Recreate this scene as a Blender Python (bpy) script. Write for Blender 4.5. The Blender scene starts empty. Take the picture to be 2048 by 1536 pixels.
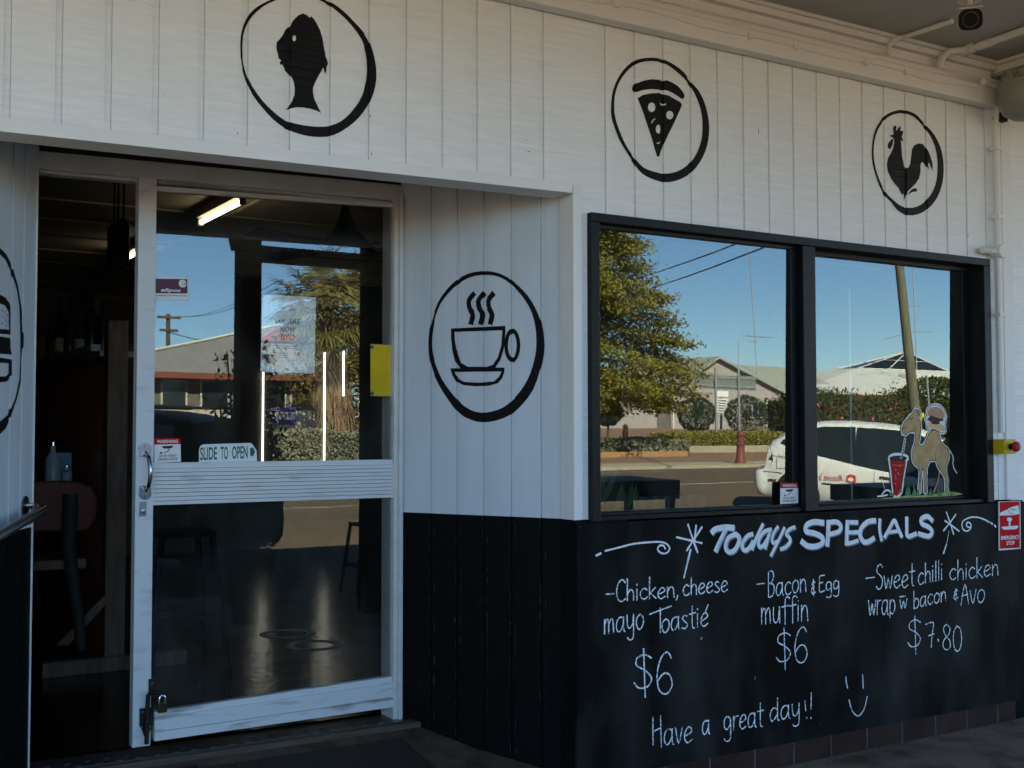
import bpy, bmesh, math, random
from mathutils import Vector, Matrix

# ------------------------------------------------------------------ camera
rng = random.Random(7)
scene = bpy.context.scene
COL = scene.collection
F, D, CZ = 2365.3, 3.8586, 1.46                      # focal length in px of a 2048 wide picture, distance to the shop wall, eye height
YAW, PITCH, ROLL = 0.549751449, 0.0413971971, -0.0011936
cy_, sy_, cp_, sp_ = math.cos(YAW), math.sin(YAW), math.cos(PITCH), math.sin(PITCH)
FW = Vector((sy_*cp_, cy_*cp_, sp_)); R0 = Vector((cy_, -sy_, 0)); U0 = R0.cross(FW)
RT = R0*math.cos(ROLL)+U0*math.sin(ROLL); UP = U0*math.cos(ROLL)-R0*math.sin(ROLL)
CAMP = Vector((0, -D, CZ))
cam = bpy.data.cameras.new('camera'); camo = bpy.data.objects.new('camera', cam); COL.objects.link(camo)
M3 = Matrix((RT, UP, -FW)).transposed()
camo.matrix_world = Matrix.Translation(CAMP) @ M3.to_4x4()
cam.sensor_width = 36; cam.lens = F/2048*36; cam.clip_end = 2000; cam.clip_start = 0.05
scene.camera = camo

# ------------------------------------------------------------------ sky, sun, exposure
SUNV = Vector((-0.28, 1.0, 0.80)).normalized()        # towards the sun: behind the shop, a little left
world = bpy.data.worlds.new('World'); scene.world = world; world.use_nodes = True
nt = world.node_tree
sky = nt.nodes.new('ShaderNodeTexSky'); sky.sky_type = 'NISHITA'; sky.sun_disc = False
sky.sun_elevation = math.asin(SUNV.z); sky.sun_rotation = math.atan2(SUNV.x, SUNV.y)
sky.air_density = 1.0; sky.dust_density = 0.0; sky.ozone_density = 3.5; sky.altitude = 2500
tn = nt.nodes.new('ShaderNodeMix'); tn.data_type = 'RGBA'; tn.blend_type = 'MULTIPLY'; tn.inputs[0].default_value = 1; tn.inputs[7].default_value = (.92, 1.0, .99, 1)
nt.links.new(sky.outputs[0], tn.inputs[6]); nt.links.new(tn.outputs[2], nt.nodes['Background'].inputs[0]); nt.nodes['Background'].inputs[1].default_value = 0.06
sun = bpy.data.lights.new('sun', 'SUN'); sun.energy = 5.0; sun.angle = math.radians(0.5); sun.color = (1, .90, .70)
suno = bpy.data.objects.new('sun', sun); COL.objects.link(suno)
suno.rotation_euler = (-SUNV).to_track_quat('-Z', 'Y').to_euler(); suno.location = (0, 20, 30)
scene.view_settings.view_transform = 'Standard'; scene.view_settings.look = 'None'
scene.view_settings.exposure = 3.2; scene.view_settings.gamma = 1

# ------------------------------------------------------------------ pixel helpers (photograph 2048 x 1536)
def ray(u, v): return FW*F + RT*(u-1024) + UP*(768-v)
def W(u, v, y=0.0):
    d = ray(u, v); t = (D+y)/d.y
    return Vector((d.x*t, y, CZ+d.z*t))
def G(u, v, z=0.0):
    d = ray(u, v); t = (z-CZ)/d.z
    return Vector((d.x*t, -D+d.y*t, z))
def R(u, v, y, yg, dv):                               # a thing seen in a pane at depth yg, standing at street distance y
    d = ray(u, v+dv); t = (D+2*yg-y)/d.y
    return Vector((d.x*t, y, CZ+d.z*t))
YG, YD = 0.08, 0.815
TILT = math.atan(51/F)/2
def RW(u, v, L): return R(u, v, -(L-D-2*YG), YG, 51)   # L = virtual distance, window panes
def RD(u, v, L): return R(u, v, -(L-D-2*YD), YD, 0)    # door pane
class Plane:
    def __init__(s, A, e, n): s.A = Vector((A[0], A[1], 0)); s.e = Vector((e[0], e[1], 0)); s.n = Vector((n[0], n[1], 0))
    def pt(s, a, z, off=0): return s.A + s.e*a + Vector((0, 0, z)) + s.n*off
    def sz(s, u, v):
        d = ray(u, v); t = (s.A-CAMP).dot(s.n)/d.dot(s.n); p = CAMP+d*t
        return ((p-s.A).dot(s.e), p.z)
FRONT = Plane((0, 0), (1, 0), (0, -1))
RSIDE = Plane((2.655, .085), (-.4625, .8866), (-.8866, -.4625))
LSIDE = Plane((.408, .085), (.4625, .8866), (.8866, -.4625))
def planey(y): return Plane((0, y), (1, 0), (0, -1))

# ------------------------------------------------------------------ materials
MATS = {}
def mat(name, col, rough=.5, metal=0, bump=None, var=0, vscale=3, col2=None, spec=.2, emit=None, island=False, coat=0):
    if name in MATS: return MATS[name]
    if island: spec = .15
    m = bpy.data.materials.new(name); m.use_nodes = True; t = m.node_tree; b = t.nodes['Principled BSDF']
    b.inputs['Base Color'].default_value = (*col, 1); b.inputs['Roughness'].default_value = rough
    b.inputs['Metallic'].default_value = metal; b.inputs['Specular IOR Level'].default_value = spec
    b.inputs['Coat Weight'].default_value = coat
    tc = t.nodes.new('ShaderNodeTexCoord')
    def noise(scale, detail=4):
        mp = t.nodes.new('ShaderNodeMapping')
        sc = scale if isinstance(scale, tuple) else (scale,)*3
        mp.inputs['Scale'].default_value = sc
        t.links.new(tc.outputs['Object'], mp.inputs[0])
        n = t.nodes.new('ShaderNodeTexNoise'); n.inputs['Scale'].default_value = 1; n.inputs['Detail'].default_value = detail
        n.inputs['Roughness'].default_value = .6
        t.links.new(mp.outputs[0], n.inputs[0]); return n.outputs[0]
    if var or island:
        c2 = col2 or tuple(c*(1-var) for c in col)
        mx = t.nodes.new('ShaderNodeMix'); mx.data_type = 'RGBA'
        mx.inputs[6].default_value = (*col, 1); mx.inputs[7].default_value = (*c2, 1)
        r = t.nodes.new('ShaderNodeMapRange'); r.inputs[1].default_value = .35; r.inputs[2].default_value = .65
        if island:
            g = t.nodes.new('ShaderNodeNewGeometry'); r.inputs[1].default_value = 0; r.inputs[2].default_value = 1
            a = t.nodes.new('ShaderNodeMath'); a.operation = 'ADD'
            h = t.nodes.new('ShaderNodeMath'); h.operation = 'MULTIPLY'; h.inputs[1].default_value = .5
            t.links.new(g.outputs['Random Per Island'], h.inputs[0]); t.links.new(h.outputs[0], a.inputs[0])
            h2 = t.nodes.new('ShaderNodeMath'); h2.operation = 'MULTIPLY'; h2.inputs[1].default_value = .55
            t.links.new(noise(vscale), h2.inputs[0]); t.links.new(h2.outputs[0], a.inputs[1])
            t.links.new(a.outputs[0], r.inputs[0])
        else: t.links.new(noise(vscale), r.inputs[0])
        t.links.new(r.outputs[0], mx.inputs[0]); t.links.new(mx.outputs[2], b.inputs['Base Color'])
    if bump:
        bp = t.nodes.new('ShaderNodeBump'); bp.inputs['Strength'].default_value = bump[1]; bp.inputs['Distance'].default_value = bump[2] if len(bump) > 2 else .004
        t.links.new(noise(bump[0]), bp.inputs['Height']); t.links.new(bp.outputs[0], b.inputs['Normal'])
    if emit:
        b.inputs['Emission Color'].default_value = (*emit[0], 1); b.inputs['Emission Strength'].default_value = emit[1]
    MATS[name] = m; return m
def glassmat(name, refl, tint, add=.8):
    m = bpy.data.materials.new(name); m.use_nodes = True; t = m.node_tree
    for n in list(t.nodes):
        if n.type != 'OUTPUT_MATERIAL': t.nodes.remove(n)
    out = [n for n in t.nodes if n.type == 'OUTPUT_MATERIAL'][0]
    tr = t.nodes.new('ShaderNodeBsdfTransparent'); tr.inputs[0].default_value = (*tint, 1)
    gl = t.nodes.new('ShaderNodeBsdfGlossy'); gl.inputs['Roughness'].default_value = 0; gl.inputs[0].default_value = (.77, .86, .86, 1)
    fr = t.nodes.new('ShaderNodeFresnel'); fr.inputs[0].default_value = 1.5
    ma = t.nodes.new('ShaderNodeMath'); ma.operation = 'MULTIPLY_ADD'; ma.inputs[1].default_value = add; ma.inputs[2].default_value = refl; ma.use_clamp = True
    mx = t.nodes.new('ShaderNodeMixShader')
    # old float glass is never perfectly flat
    tc = t.nodes.new('ShaderNodeTexCoord'); n = t.nodes.new('ShaderNodeTexNoise'); n.inputs['Scale'].default_value = 2.2; n.inputs['Detail'].default_value = 1
    bp = t.nodes.new('ShaderNodeBump'); bp.inputs['Strength'].default_value = .018; bp.inputs['Distance'].default_value = .004
    t.links.new(tc.outputs['Object'], n.inputs[0]); t.links.new(n.outputs[0], bp.inputs['Height']); t.links.new(bp.outputs[0], gl.inputs['Normal'])
    t.links.new(fr.outputs[0], ma.inputs[0]); t.links.new(ma.outputs[0], mx.inputs[0]); t.links.new(tr.outputs[0], mx.inputs[1]); t.links.new(gl.outputs[0], mx.inputs[2])
    # a film of dust, thicker in patches
    df = t.nodes.new('ShaderNodeBsdfDiffuse'); df.inputs[0].default_value = (.6, .6, .56, 1); mp = t.nodes.new('ShaderNodeMapping'); mp.inputs['Scale'].default_value = (5, 5, 2.2)
    n2 = t.nodes.new('ShaderNodeTexNoise'); n2.inputs['Scale'].default_value = 1; n2.inputs['Detail'].default_value = 8; n2.inputs['Distortion'].default_value = .8
    r2 = t.nodes.new('ShaderNodeMapRange'); r2.inputs[1].default_value = .42; r2.inputs[2].default_value = .75; r2.inputs[3].default_value = .002; r2.inputs[4].default_value = .035
    m2 = t.nodes.new('ShaderNodeMixShader'); t.links.new(tc.outputs['Object'], mp.inputs[0]); t.links.new(mp.outputs[0], n2.inputs[0]); t.links.new(n2.outputs[0], r2.inputs[0]); t.links.new(r2.outputs[0], m2.inputs[0])
    t.links.new(mx.outputs[0], m2.inputs[1]); t.links.new(df.outputs[0], m2.inputs[2])
    t.links.new(m2.outputs[0], out.inputs[0]); MATS[name] = m; return m
def mixmat(name, base, over, scale, lo, hi, rough=.8, bump=None, detail=5):
    """base colour with a noise-shaped second colour (wear, chalk grain)"""
    m = mat(name, base, rough, bump=bump, spec=.05); t = m.node_tree; b = t.nodes['Principled BSDF']
    tc = t.nodes.new('ShaderNodeTexCoord'); mp = t.nodes.new('ShaderNodeMapping'); mp.inputs['Scale'].default_value = scale if isinstance(scale, tuple) else (scale,)*3
    n = t.nodes.new('ShaderNodeTexNoise'); n.inputs['Scale'].default_value = 1; n.inputs['Detail'].default_value = detail
    r = t.nodes.new('ShaderNodeMapRange'); r.inputs[1].default_value = lo; r.inputs[2].default_value = hi
    mx = t.nodes.new('ShaderNodeMix'); mx.data_type = 'RGBA'; mx.inputs[6].default_value = (*base, 1); mx.inputs[7].default_value = (*over, 1)
    t.links.new(tc.outputs['Object'], mp.inputs[0]); t.links.new(mp.outputs[0], n.inputs[0]); t.links.new(n.outputs[0], r.inputs[0])
    t.links.new(r.outputs[0], mx.inputs[0]); t.links.new(mx.outputs[2], b.inputs['Base Color']); return m

WOODB = ((5, 5, 95), .9, .006)
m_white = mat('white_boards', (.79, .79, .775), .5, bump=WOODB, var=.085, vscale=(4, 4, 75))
m_side = mat('skylit_side_boards', (.56, .605, .645), .5, bump=((40, 40, 4), .35, .003), var=.10, vscale=(9, 9, 1.5))  # white boards with the blue of the sky light put into their colour
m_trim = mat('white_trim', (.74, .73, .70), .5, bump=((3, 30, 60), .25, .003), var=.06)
m_trimd = mat('worn_trim', (.60, .60, .58), .55, bump=(40, .2, .003), var=.15, vscale=8)
m_blackp = mat('black_mural_paint', (.007, .007, .0075), .42, bump=WOODB, spec=.13)
m_dado = mixmat('black_dado_paint', (.0055, .0055, .0055), (.05, .048, .045), (38, 38, 14), .70, .78, .45, bump=((30, 30, 8), .5, .003), detail=9)
m_wear = mixmat('worn_black_edge', (.0055, .0055, .0055), (.075, .072, .07), (70, 70, 30), .52, .70, .5)
m_frame = mat('black_frame_paint', (.009, .0095, .010), .38, bump=((20, 60, 60), .35, .003), var=.4, vscale=12, spec=.17)
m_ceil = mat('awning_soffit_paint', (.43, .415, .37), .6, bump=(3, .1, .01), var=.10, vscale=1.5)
m_alu = mixmat('powder_coated_aluminium', (.60, .62, .62), (.45, .46, .45), (6, 6, 25), .56, .75, .42)
m_alub = mixmat('scuffed_aluminium', (.62, .64, .64), (.20, .20, .20), (3, 3, 26), .56, .70, .4, detail=8)
m_chrome = mat('chrome', (.62, .62, .62), .18, 1)
m_steel = mat('dull_steel', (.25, .25, .26), .3, 1)
m_bolt = mat('rusty_black_iron', (.035, .03, .028), .55, .5, var=.5, vscale=40)
m_brass = mat('brass', (.07, .052, .025), .4, 1)
m_board = mixmat('chalkboard_black', (.0052, .0054, .0054), (.030, .031, .030), (3.4, 3.4, 1.5), .42, .74, .6, bump=(90, .15, .001))
m_chalk = mixmat('chalk', (.80, .86, .90), (.10, .115, .12), 105, .51, .63, .9)
m_lett = mixmat('white_sign_paint', (.74, .77, .80), (.55, .62, .68), (60, 60, 14), .5, .7, .5)
m_shad = mat('blue_grey_sign_paint', (.16, .20, .24), .5)
m_tile = mat('brown_tile', (.052, .031, .026), .3, var=.5, vscale=4, bump=(30, .1, .002))
m_grout = mat('grout', (.13, .115, .105), .9, var=.5, vscale=15)
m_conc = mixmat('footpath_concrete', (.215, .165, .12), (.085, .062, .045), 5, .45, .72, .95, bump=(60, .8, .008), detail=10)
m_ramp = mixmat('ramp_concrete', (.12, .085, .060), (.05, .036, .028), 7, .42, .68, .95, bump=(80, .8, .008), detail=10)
m_matg = mat('speckled_mat', (.060, .050, .040), .95, island=False, var=.75, vscale=160, bump=(150, .6, .004))
m_matb = mat('black_rubber_mat', (.014, .012, .010), .7, bump=(120, .5, .004))
m_sill = mat('timber_sill', (.11, .085, .06), .7, var=.5, vscale=(2, 25, 25))
m_check = mat('checker_plate', (.11, .115, .12), .38, .8)
m_white_pl = mat('white_sticker', (.68, .69, .68), .5)
m_red = mat('sign_red', (.46, .010, .016), .5, spec=.03)
m_green = mat('sign_green', (.004, .13, .085), .5)
m_ink = mat('black_ink', (.012, .012, .012), .5)
m_plum = mat('plum_ink', (.10, .035, .07), .5)
m_yel = mat('yellow_card', (.85, .58, .015), .5, var=.15, vscale=6)
m_yplas = mat('yellow_plastic', (.52, .36, .01), .4)
m_rplas = mat('red_plastic', (.34, .02, .03), .4, spec=.1)
m_conduit = mat('painted_conduit', (.70, .68, .64), .45, bump=(20, .1, .003))
m_camw = mat('camera_housing', (.66, .64, .60), .4)
m_camb = mat('camera_black', (.006, .006, .006), .3, spec=.15)
m_led = mat('infrared_led', (.25, .25, .24), .3)
m_cream = mat('cream_enamel', (.26, .255, .215), .4, var=.2, vscale=5)
m_crust = mat('flaking_plaster', (.35, .33, .28), .9, var=.6, vscale=40, bump=(50, .8, .01))
m_poster = mat('washed_out_paper', (.74, .80, .84), .35, var=.30, vscale=(8, 8, 4), bump=((14, 14, 10), .5, .01))
m_glass = glassmat('window_glass', .085, (.62, .66, .64))
m_glassd = glassmat('door_glass', .08, (.96, .98, .97))
# interior
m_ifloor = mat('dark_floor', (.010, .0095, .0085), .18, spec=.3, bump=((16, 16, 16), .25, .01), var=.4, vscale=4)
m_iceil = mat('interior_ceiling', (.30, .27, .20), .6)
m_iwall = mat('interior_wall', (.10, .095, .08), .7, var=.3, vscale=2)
m_iwood = mat('red_brown_boards', (.40, .15, .06), .35, var=.5, vscale=(30, 22, 1.5))
m_post = mat('rough_timber_post', (.13, .085, .06), .7, var=.5, vscale=(20, 20, 4), bump=((30, 30, 6), .4, .004))
m_dark = mat('dark_metal', (.010, .010, .010), .5, spec=.2)
m_seat = mat('red_brown_vinyl', (.085, .020, .012), .5, spec=.2)
m_tube = mat('lit_tube', (1, 1, 1), .5, emit=((1, .84, .58), .85))
m_daylight = mat('daylight_gap', (1, 1, 1), .5, emit=((1, .96, .82), .45))
# street
m_asph = mat('asphalt', (.112, .082, .054), .9, var=.25, vscale=(.35, .9, 1), bump=(30, .4, .01))
m_kerb = mat('kerb_concrete', (.34, .29, .21), .9, var=.2, vscale=2, bump=(30, .3, .006))
m_pave = mat('brick_paving', (.23, .145, .095), .9, var=.25, vscale=5)
m_line = mat('road_paint', (.62, .60, .54), .8, var=.2, vscale=5)
m_grass = mat('verge', (.085, .075, .035), .95, var=.5, vscale=.8)
m_leafy = mat('yellow_green_leaves', (.055, .08, .013), .6, island=True, col2=(.22, .170, .024), vscale=.7)
m_leafr = mat('russet_leaves', (.05, .06, .012), .6, island=True, col2=(.22, .145, .026), vscale=.8)
m_leafd = mat('dark_leaves', (.020, .030, .011), .6, island=True, col2=(.075, .085, .028), vscale=1.5)
m_leafg = mat('grey_green_leaves', (.11, .12, .07), .7, island=True, col2=(.27, .26, .17), vscale=2)
m_hedge = mat('clipped_hedge', (.07, .08, .018), .6, island=True, col2=(.28, .23, .035), vscale=2)
m_top = mat('topiary_leaves', (.022, .032, .014), .6, island=True, col2=(.055, .07, .03), vscale=2)
m_palm = mat('palm_fronds', (.05, .06, .016), .5, island=True, col2=(.19, .16, .045), vscale=2)
m_straw = mat('dead_fronds', (.12, .075, .04), .8, island=True, col2=(.24, .16, .085), vscale=3)
m_bark = mat('bark', (.10, .075, .05), .9, var=.5, vscale=(8, 8, 2))
m_flower = mat('pink_petals', (.62, .20, .16), .6, island=True, col2=(.65, .10, .14))
m_pink = mat('pink_render', (.33, .295, .285), .85, var=.08)
m_groof = mat('grey_green_roof', (.30, .31, .27), .6, var=.12, vscale=(1, 1, 1))
m_wroof = mat('white_roof', (.50, .50, .47), .5, var=.05)
m_troof = mat('grey_iron_roof', (.20, .195, .19), .6, var=.15, vscale=(5, .5, 1))
m_fascia = mat('red_brown_fascia', (.16, .05, .035), .6)
m_wing = mat('dark_pane', (.012, .015, .018), .08, spec=.5)
m_redg = mat('red_gable', (.30, .045, .035), .7)
m_cwall = mat('cream_wall', (.40, .37, .31), .8, var=.1); m_hwall = mat('brown_house_wall', (.12, .105, .085), .8, var=.2)
m_pole = mat('grey_timber_pole', (.15, .145, .10), .85, var=.35, vscale=(9, 9, 1.2))
m_wire = mat('black_cable', (.02, .02, .02), .6)
m_signb = mat('sign_back', (.20, .22, .20), .5, .3)
m_galv = mat('galvanised', (.32, .33, .33), .5, .5)
m_boll = mat('red_brown_paint', (.15, .05, .04), .5)
m_bolld = mat('dark_brown_paint', (.045, .02, .016), .5)
m_car = mat('white_car_paint', (.52, .52, .51), .35, coat=.4)
m_carg = mat('car_window', (.012, .016, .017), .06, spec=.5)
m_cartrim = mat('black_plastic', (.018, .018, .018), .5)
m_tyre = mat('tyre_rubber', (.02, .02, .02), .85)
m_rim = mat('wheel_rim', (.35, .35, .36), .35, .8)
m_tail = mat('tail_lamp', (.05, .008, .007), .2)
m_suv = mat('black_car_paint', (.005, .005, .006), .5, spec=.05)
m_purple = mat('purple_sign', (.06, .04, .22), .6)
m_tgreen = mat('dark_green_table', (.010, .022, .016), .5)
m_signy = mat('warning_yellow', (.65, .45, .01), .5)

# ------------------------------------------------------------------ mesh helpers
class MB:
    def __init__(s): s.v = []; s.f = []; s.smooth = False
    def add(s, vs, fs):
        o = len(s.v); s.v += [Vector(p) for p in vs]; s.f += [tuple(i+o for i in f) for f in fs]
    def quad(s, a, b, c, d): s.add([a, b, c, d], [(0, 1, 2, 3)])
    def box(s, lo, hi, rz=0, c=None):
        x0, y0, z0 = lo; x1, y1, z1 = hi
        vs = [Vector(p) for p in ((x0,y0,z0),(x1,y0,z0),(x1,y1,z0),(x0,y1,z0),(x0,y0,z1),(x1,y0,z1),(x1,y1,z1),(x0,y1,z1))]
        if rz:
            c = Vector(c) if c else Vector(((x0+x1)/2, (y0+y1)/2, 0)); m = Matrix.Rotation(rz, 3, 'Z')
            vs = [m@(p-c)+c for p in vs]
        s.add(vs, [(0,3,2,1),(4,5,6,7),(0,1,5,4),(1,2,6,5),(2,3,7,6),(3,0,4,7)])
    def prism(s, front, back):                         # two matching polygons
        n = len(front)
        s.add(list(front)+list(back), [tuple(range(n)), tuple(range(2*n-1, n-1, -1))]+[(i, i+n, (i+1) % n+n, (i+1) % n) for i in range(n)])
    def slab(s, px, y, depth):                         # px outline on the plane y, going back by depth
        fr = [W(u, v, y) for u, v in px]; bk = [p+Vector((0, depth, 0)) for p in fr]; s.prism(fr, bk)
    def tube(s, pts, r, n=10, caps=True):
        pts = [Vector(p) for p in pts]; rs = r if isinstance(r, (list, tuple)) else [r]*len(pts)
        rings = []; prev = None
        for i, p in enumerate(pts):
            t = (pts[min(i+1, len(pts)-1)]-pts[max(i-1, 0)]).normalized()
            if prev is None:
                a = Vector((0, 0, 1)) if abs(t.z) < .9 else Vector((1, 0, 0)); x = t.cross(a).normalized()
            else: x = (prev-t*prev.dot(t)).normalized()
            prev = x; y = t.cross(x)
            rings.append([p+(x*math.cos(2*math.pi*k/n)+y*math.sin(2*math.pi*k/n))*rs[i] for k in range(n)])
        vs = [q for rg in rings for q in rg]
        fs = [(i*n+k, i*n+(k+1) % n, (i+1)*n+(k+1) % n, (i+1)*n+k) for i in range(len(pts)-1) for k in range(n)]
        if caps: fs += [tuple(range(n-1, -1, -1)), tuple((len(pts)-1)*n+k for k in range(n))]
        s.add(vs, fs); s.smooth = True
    def lathe(s, c, prof, n=20, axis=Vector((0, 0, 1))):
        axis = Vector(axis).normalized(); a = Vector((1, 0, 0)) if abs(axis.x) < .9 else Vector((0, 1, 0))
        x = axis.cross(a).normalized(); y = axis.cross(x); c = Vector(c)
        vs = [c+axis*h+(x*math.cos(2*math.pi*k/n)+y*math.sin(2*math.pi*k/n))*r for r, h in prof for k in range(n)]
        m = len(prof)
        fs = [(i*n+k, i*n+(k+1) % n, (i+1)*n+(k+1) % n, (i+1)*n+k) for i in range(m-1) for k in range(n)]
        fs += [tuple(range(n-1, -1, -1)), tuple((m-1)*n+k for k in range(n))]
        s.add(vs, fs); s.smooth = True
    def leaf(s, p, size, rnd, up=.0):
        a = Vector((rnd.gauss(0, 1), rnd.gauss(0, 1), rnd.gauss(0, 1)*(1-up))).normalized()
        b = a.cross(Vector((rnd.gauss(0, 1), rnd.gauss(0, 1), rnd.gauss(0, 1)))).normalized()
        l = size*(.6+.8*rnd.random()); w = l*.45
        s.add([p-a*l*.5, p+b*w*.5, p+a*l*.5, p-b*w*.5], [(0, 1, 2, 3)])
def rootloc(o):
    l = Vector((0, 0, 0))
    while o is not None: l += o.location; o = o.parent
    return l
def obj(name, mb, m, parent=None, bevel=0, smooth=None, **props):
    off = rootloc(parent)
    me = bpy.data.meshes.new(name); me.from_pydata([tuple(p-off) for p in mb.v], [], mb.f); me.update()
    bm = bmesh.new(); bm.from_mesh(me); bmesh.ops.recalc_face_normals(bm, faces=bm.faces); bm.to_mesh(me); bm.free()
    me.materials.append(m)
    o = bpy.data.objects.new(name, me); COL.objects.link(o)
    if parent: o.parent = parent
    sm = mb.smooth if smooth is None else smooth
    if sm:
        for p in me.polygons: p.use_smooth = True
        if hasattr(me, 'set_sharp_from_angle'): me.set_sharp_from_angle(angle=math.radians(42))
    if bevel:
        bv = o.modifiers.new('bevel', 'BEVEL'); bv.width = bevel; bv.segments = 2; bv.limit_method = 'ANGLE'
    for k, val in props.items(): o[k] = val
    return o
def each(name, mb, m, parent=None, **k):              # one object per loose piece
    par = list(range(len(mb.v)))
    def find(a):
        while par[a] != a: par[a] = par[par[a]]; a = par[a]
        return a
    for f in mb.f:
        for q in f[1:]: par[find(q)] = find(f[0])
    groups = {}
    for f in mb.f: groups.setdefault(find(f[0]), []).append(f)
    for fs in groups.values():
        ids = sorted({i for f in fs for i in f}); mp_ = {i: n for n, i in enumerate(ids)}
        g = MB(); g.v = [mb.v[i] for i in ids]; g.f = [tuple(mp_[i] for i in f) for f in fs]; g.smooth = mb.smooth; obj(name, g, m, parent, **k)
def thing(name, loc, label, cat, group=None):
    o = bpy.data.objects.new(name, None); COL.objects.link(o); o.location = loc; o.empty_display_size = .1
    o['label'] = label; o['category'] = cat
    if group: o['group'] = group
    return o
def tag(o, label, cat, group=None):
    o['label'] = label; o['category'] = cat
    if group: o['group'] = group
    return o
def struct(name, mb, m, label, cat='ground'):
    o = obj(name, mb, m); o['kind'] = 'structure'; o['label'] = label; o['category'] = cat; return o
def dup(root, loc, rz=0, label=None):
    r = root.copy(); COL.objects.link(r); r.location = loc; r.rotation_euler = (0, 0, rz)
    if label: r['label'] = label
    for ch in list(root.children):
        c = ch.copy(); COL.objects.link(c); c.parent = r
        for g in list(ch.children):
            d = g.copy(); COL.objects.link(d); d.parent = c
    return r
# --- flat artwork: filled outlines, strokes and type laid on a plane
def fill2d(polys):
    cu = bpy.data.curves.new('outline', 'CURVE'); cu.dimensions = '2D'; cu.fill_mode = 'BOTH'
    for poly in polys:
        sp = cu.splines.new('POLY'); sp.points.add(len(poly)-1); sp.use_cyclic_u = True
        for i, (x, y) in enumerate(poly): sp.points[i].co = (x, y, 0, 1)
    o = bpy.data.objects.new('outline', cu); me = bpy.data.meshes.new_from_object(o)
    vs = [(p.co.x, p.co.y) for p in me.vertices]; fs = [tuple(p.vertices) for p in me.polygons]
    bpy.data.objects.remove(o); bpy.data.curves.remove(cu); bpy.data.meshes.remove(me); return vs, fs
def type2d(text, shear=0.0, spacing=1.0, bold=0.0):
    cu = bpy.data.curves.new('type', 'FONT'); cu.body = text; cu.fill_mode = 'BOTH'; cu.shear = shear; cu.space_character = spacing; cu.resolution_u = 3; cu.offset = bold
    o = bpy.data.objects.new('type', cu); COL.objects.link(o)
    dg = bpy.context.evaluated_depsgraph_get(); me = bpy.data.meshes.new_from_object(o.evaluated_get(dg))
    vs = [(p.co.x, p.co.y) for p in me.vertices]; fs = [tuple(p.vertices) for p in me.polygons]
    bpy.data.objects.remove(o); bpy.data.curves.remove(cu); bpy.data.meshes.remove(me)
    return vs, fs
def smoothp(pts, n=5, closed=False):
    P = [Vector((*p, 0)) for p in pts]; out = []
    N = len(P)
    if N < 3: return [(p.x, p.y) for p in P]
    rngi = range(N if closed else N-1)
    g = (lambda i: P[i % N]) if closed else (lambda i: P[max(0, min(N-1, i))])
    for i in rngi:
        p0, p1, p2, p3 = g(i-1), g(i), g(i+1), g(i+2)
        for k in range(n):
            t = k/n
            q = .5*((2*p1)+(p2-p0)*t+(2*p0-5*p1+4*p2-p3)*t*t+(3*p1-p0-3*p2+p3)*t*t*t)
            out.append((q.x, q.y))
    if not closed: out.append((P[-1].x, P[-1].y))
    return out
def stroke2d(pts, w, taper=False, jitter=0):
    """a ribbon of width w along pts (2D) -> verts, faces"""
    n = len(pts); vs = []; fs = []
    for i, (x, y) in enumerate(pts):
        x0, y0 = pts[max(0, i-1)]; x1, y1 = pts[min(n-1, i+1)]
        dx, dy = x1-x0, y1-y0; l = math.hypot(dx, dy) or 1
        ww = w*(1+jitter*(rng.random()-.5))
        if taper: ww *= .35+.65*math.sin(math.pi*min(1, .12+.88*i/max(1, n-1)))
        nx, ny = -dy/l*ww/2, dx/l*ww/2
        ex, ey = (0, 0)
        if i == 0: ex, ey = -dx/l*w*.3, -dy/l*w*.3
        if i == n-1: ex, ey = dx/l*w*.3, dy/l*w*.3
        vs += [(x+nx+ex, y+ny+ey), (x-nx+ex, y-ny+ey)]
        if i: k = 2*i; fs.append((k-2, k-1, k+1, k))
    return vs, fs
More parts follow.
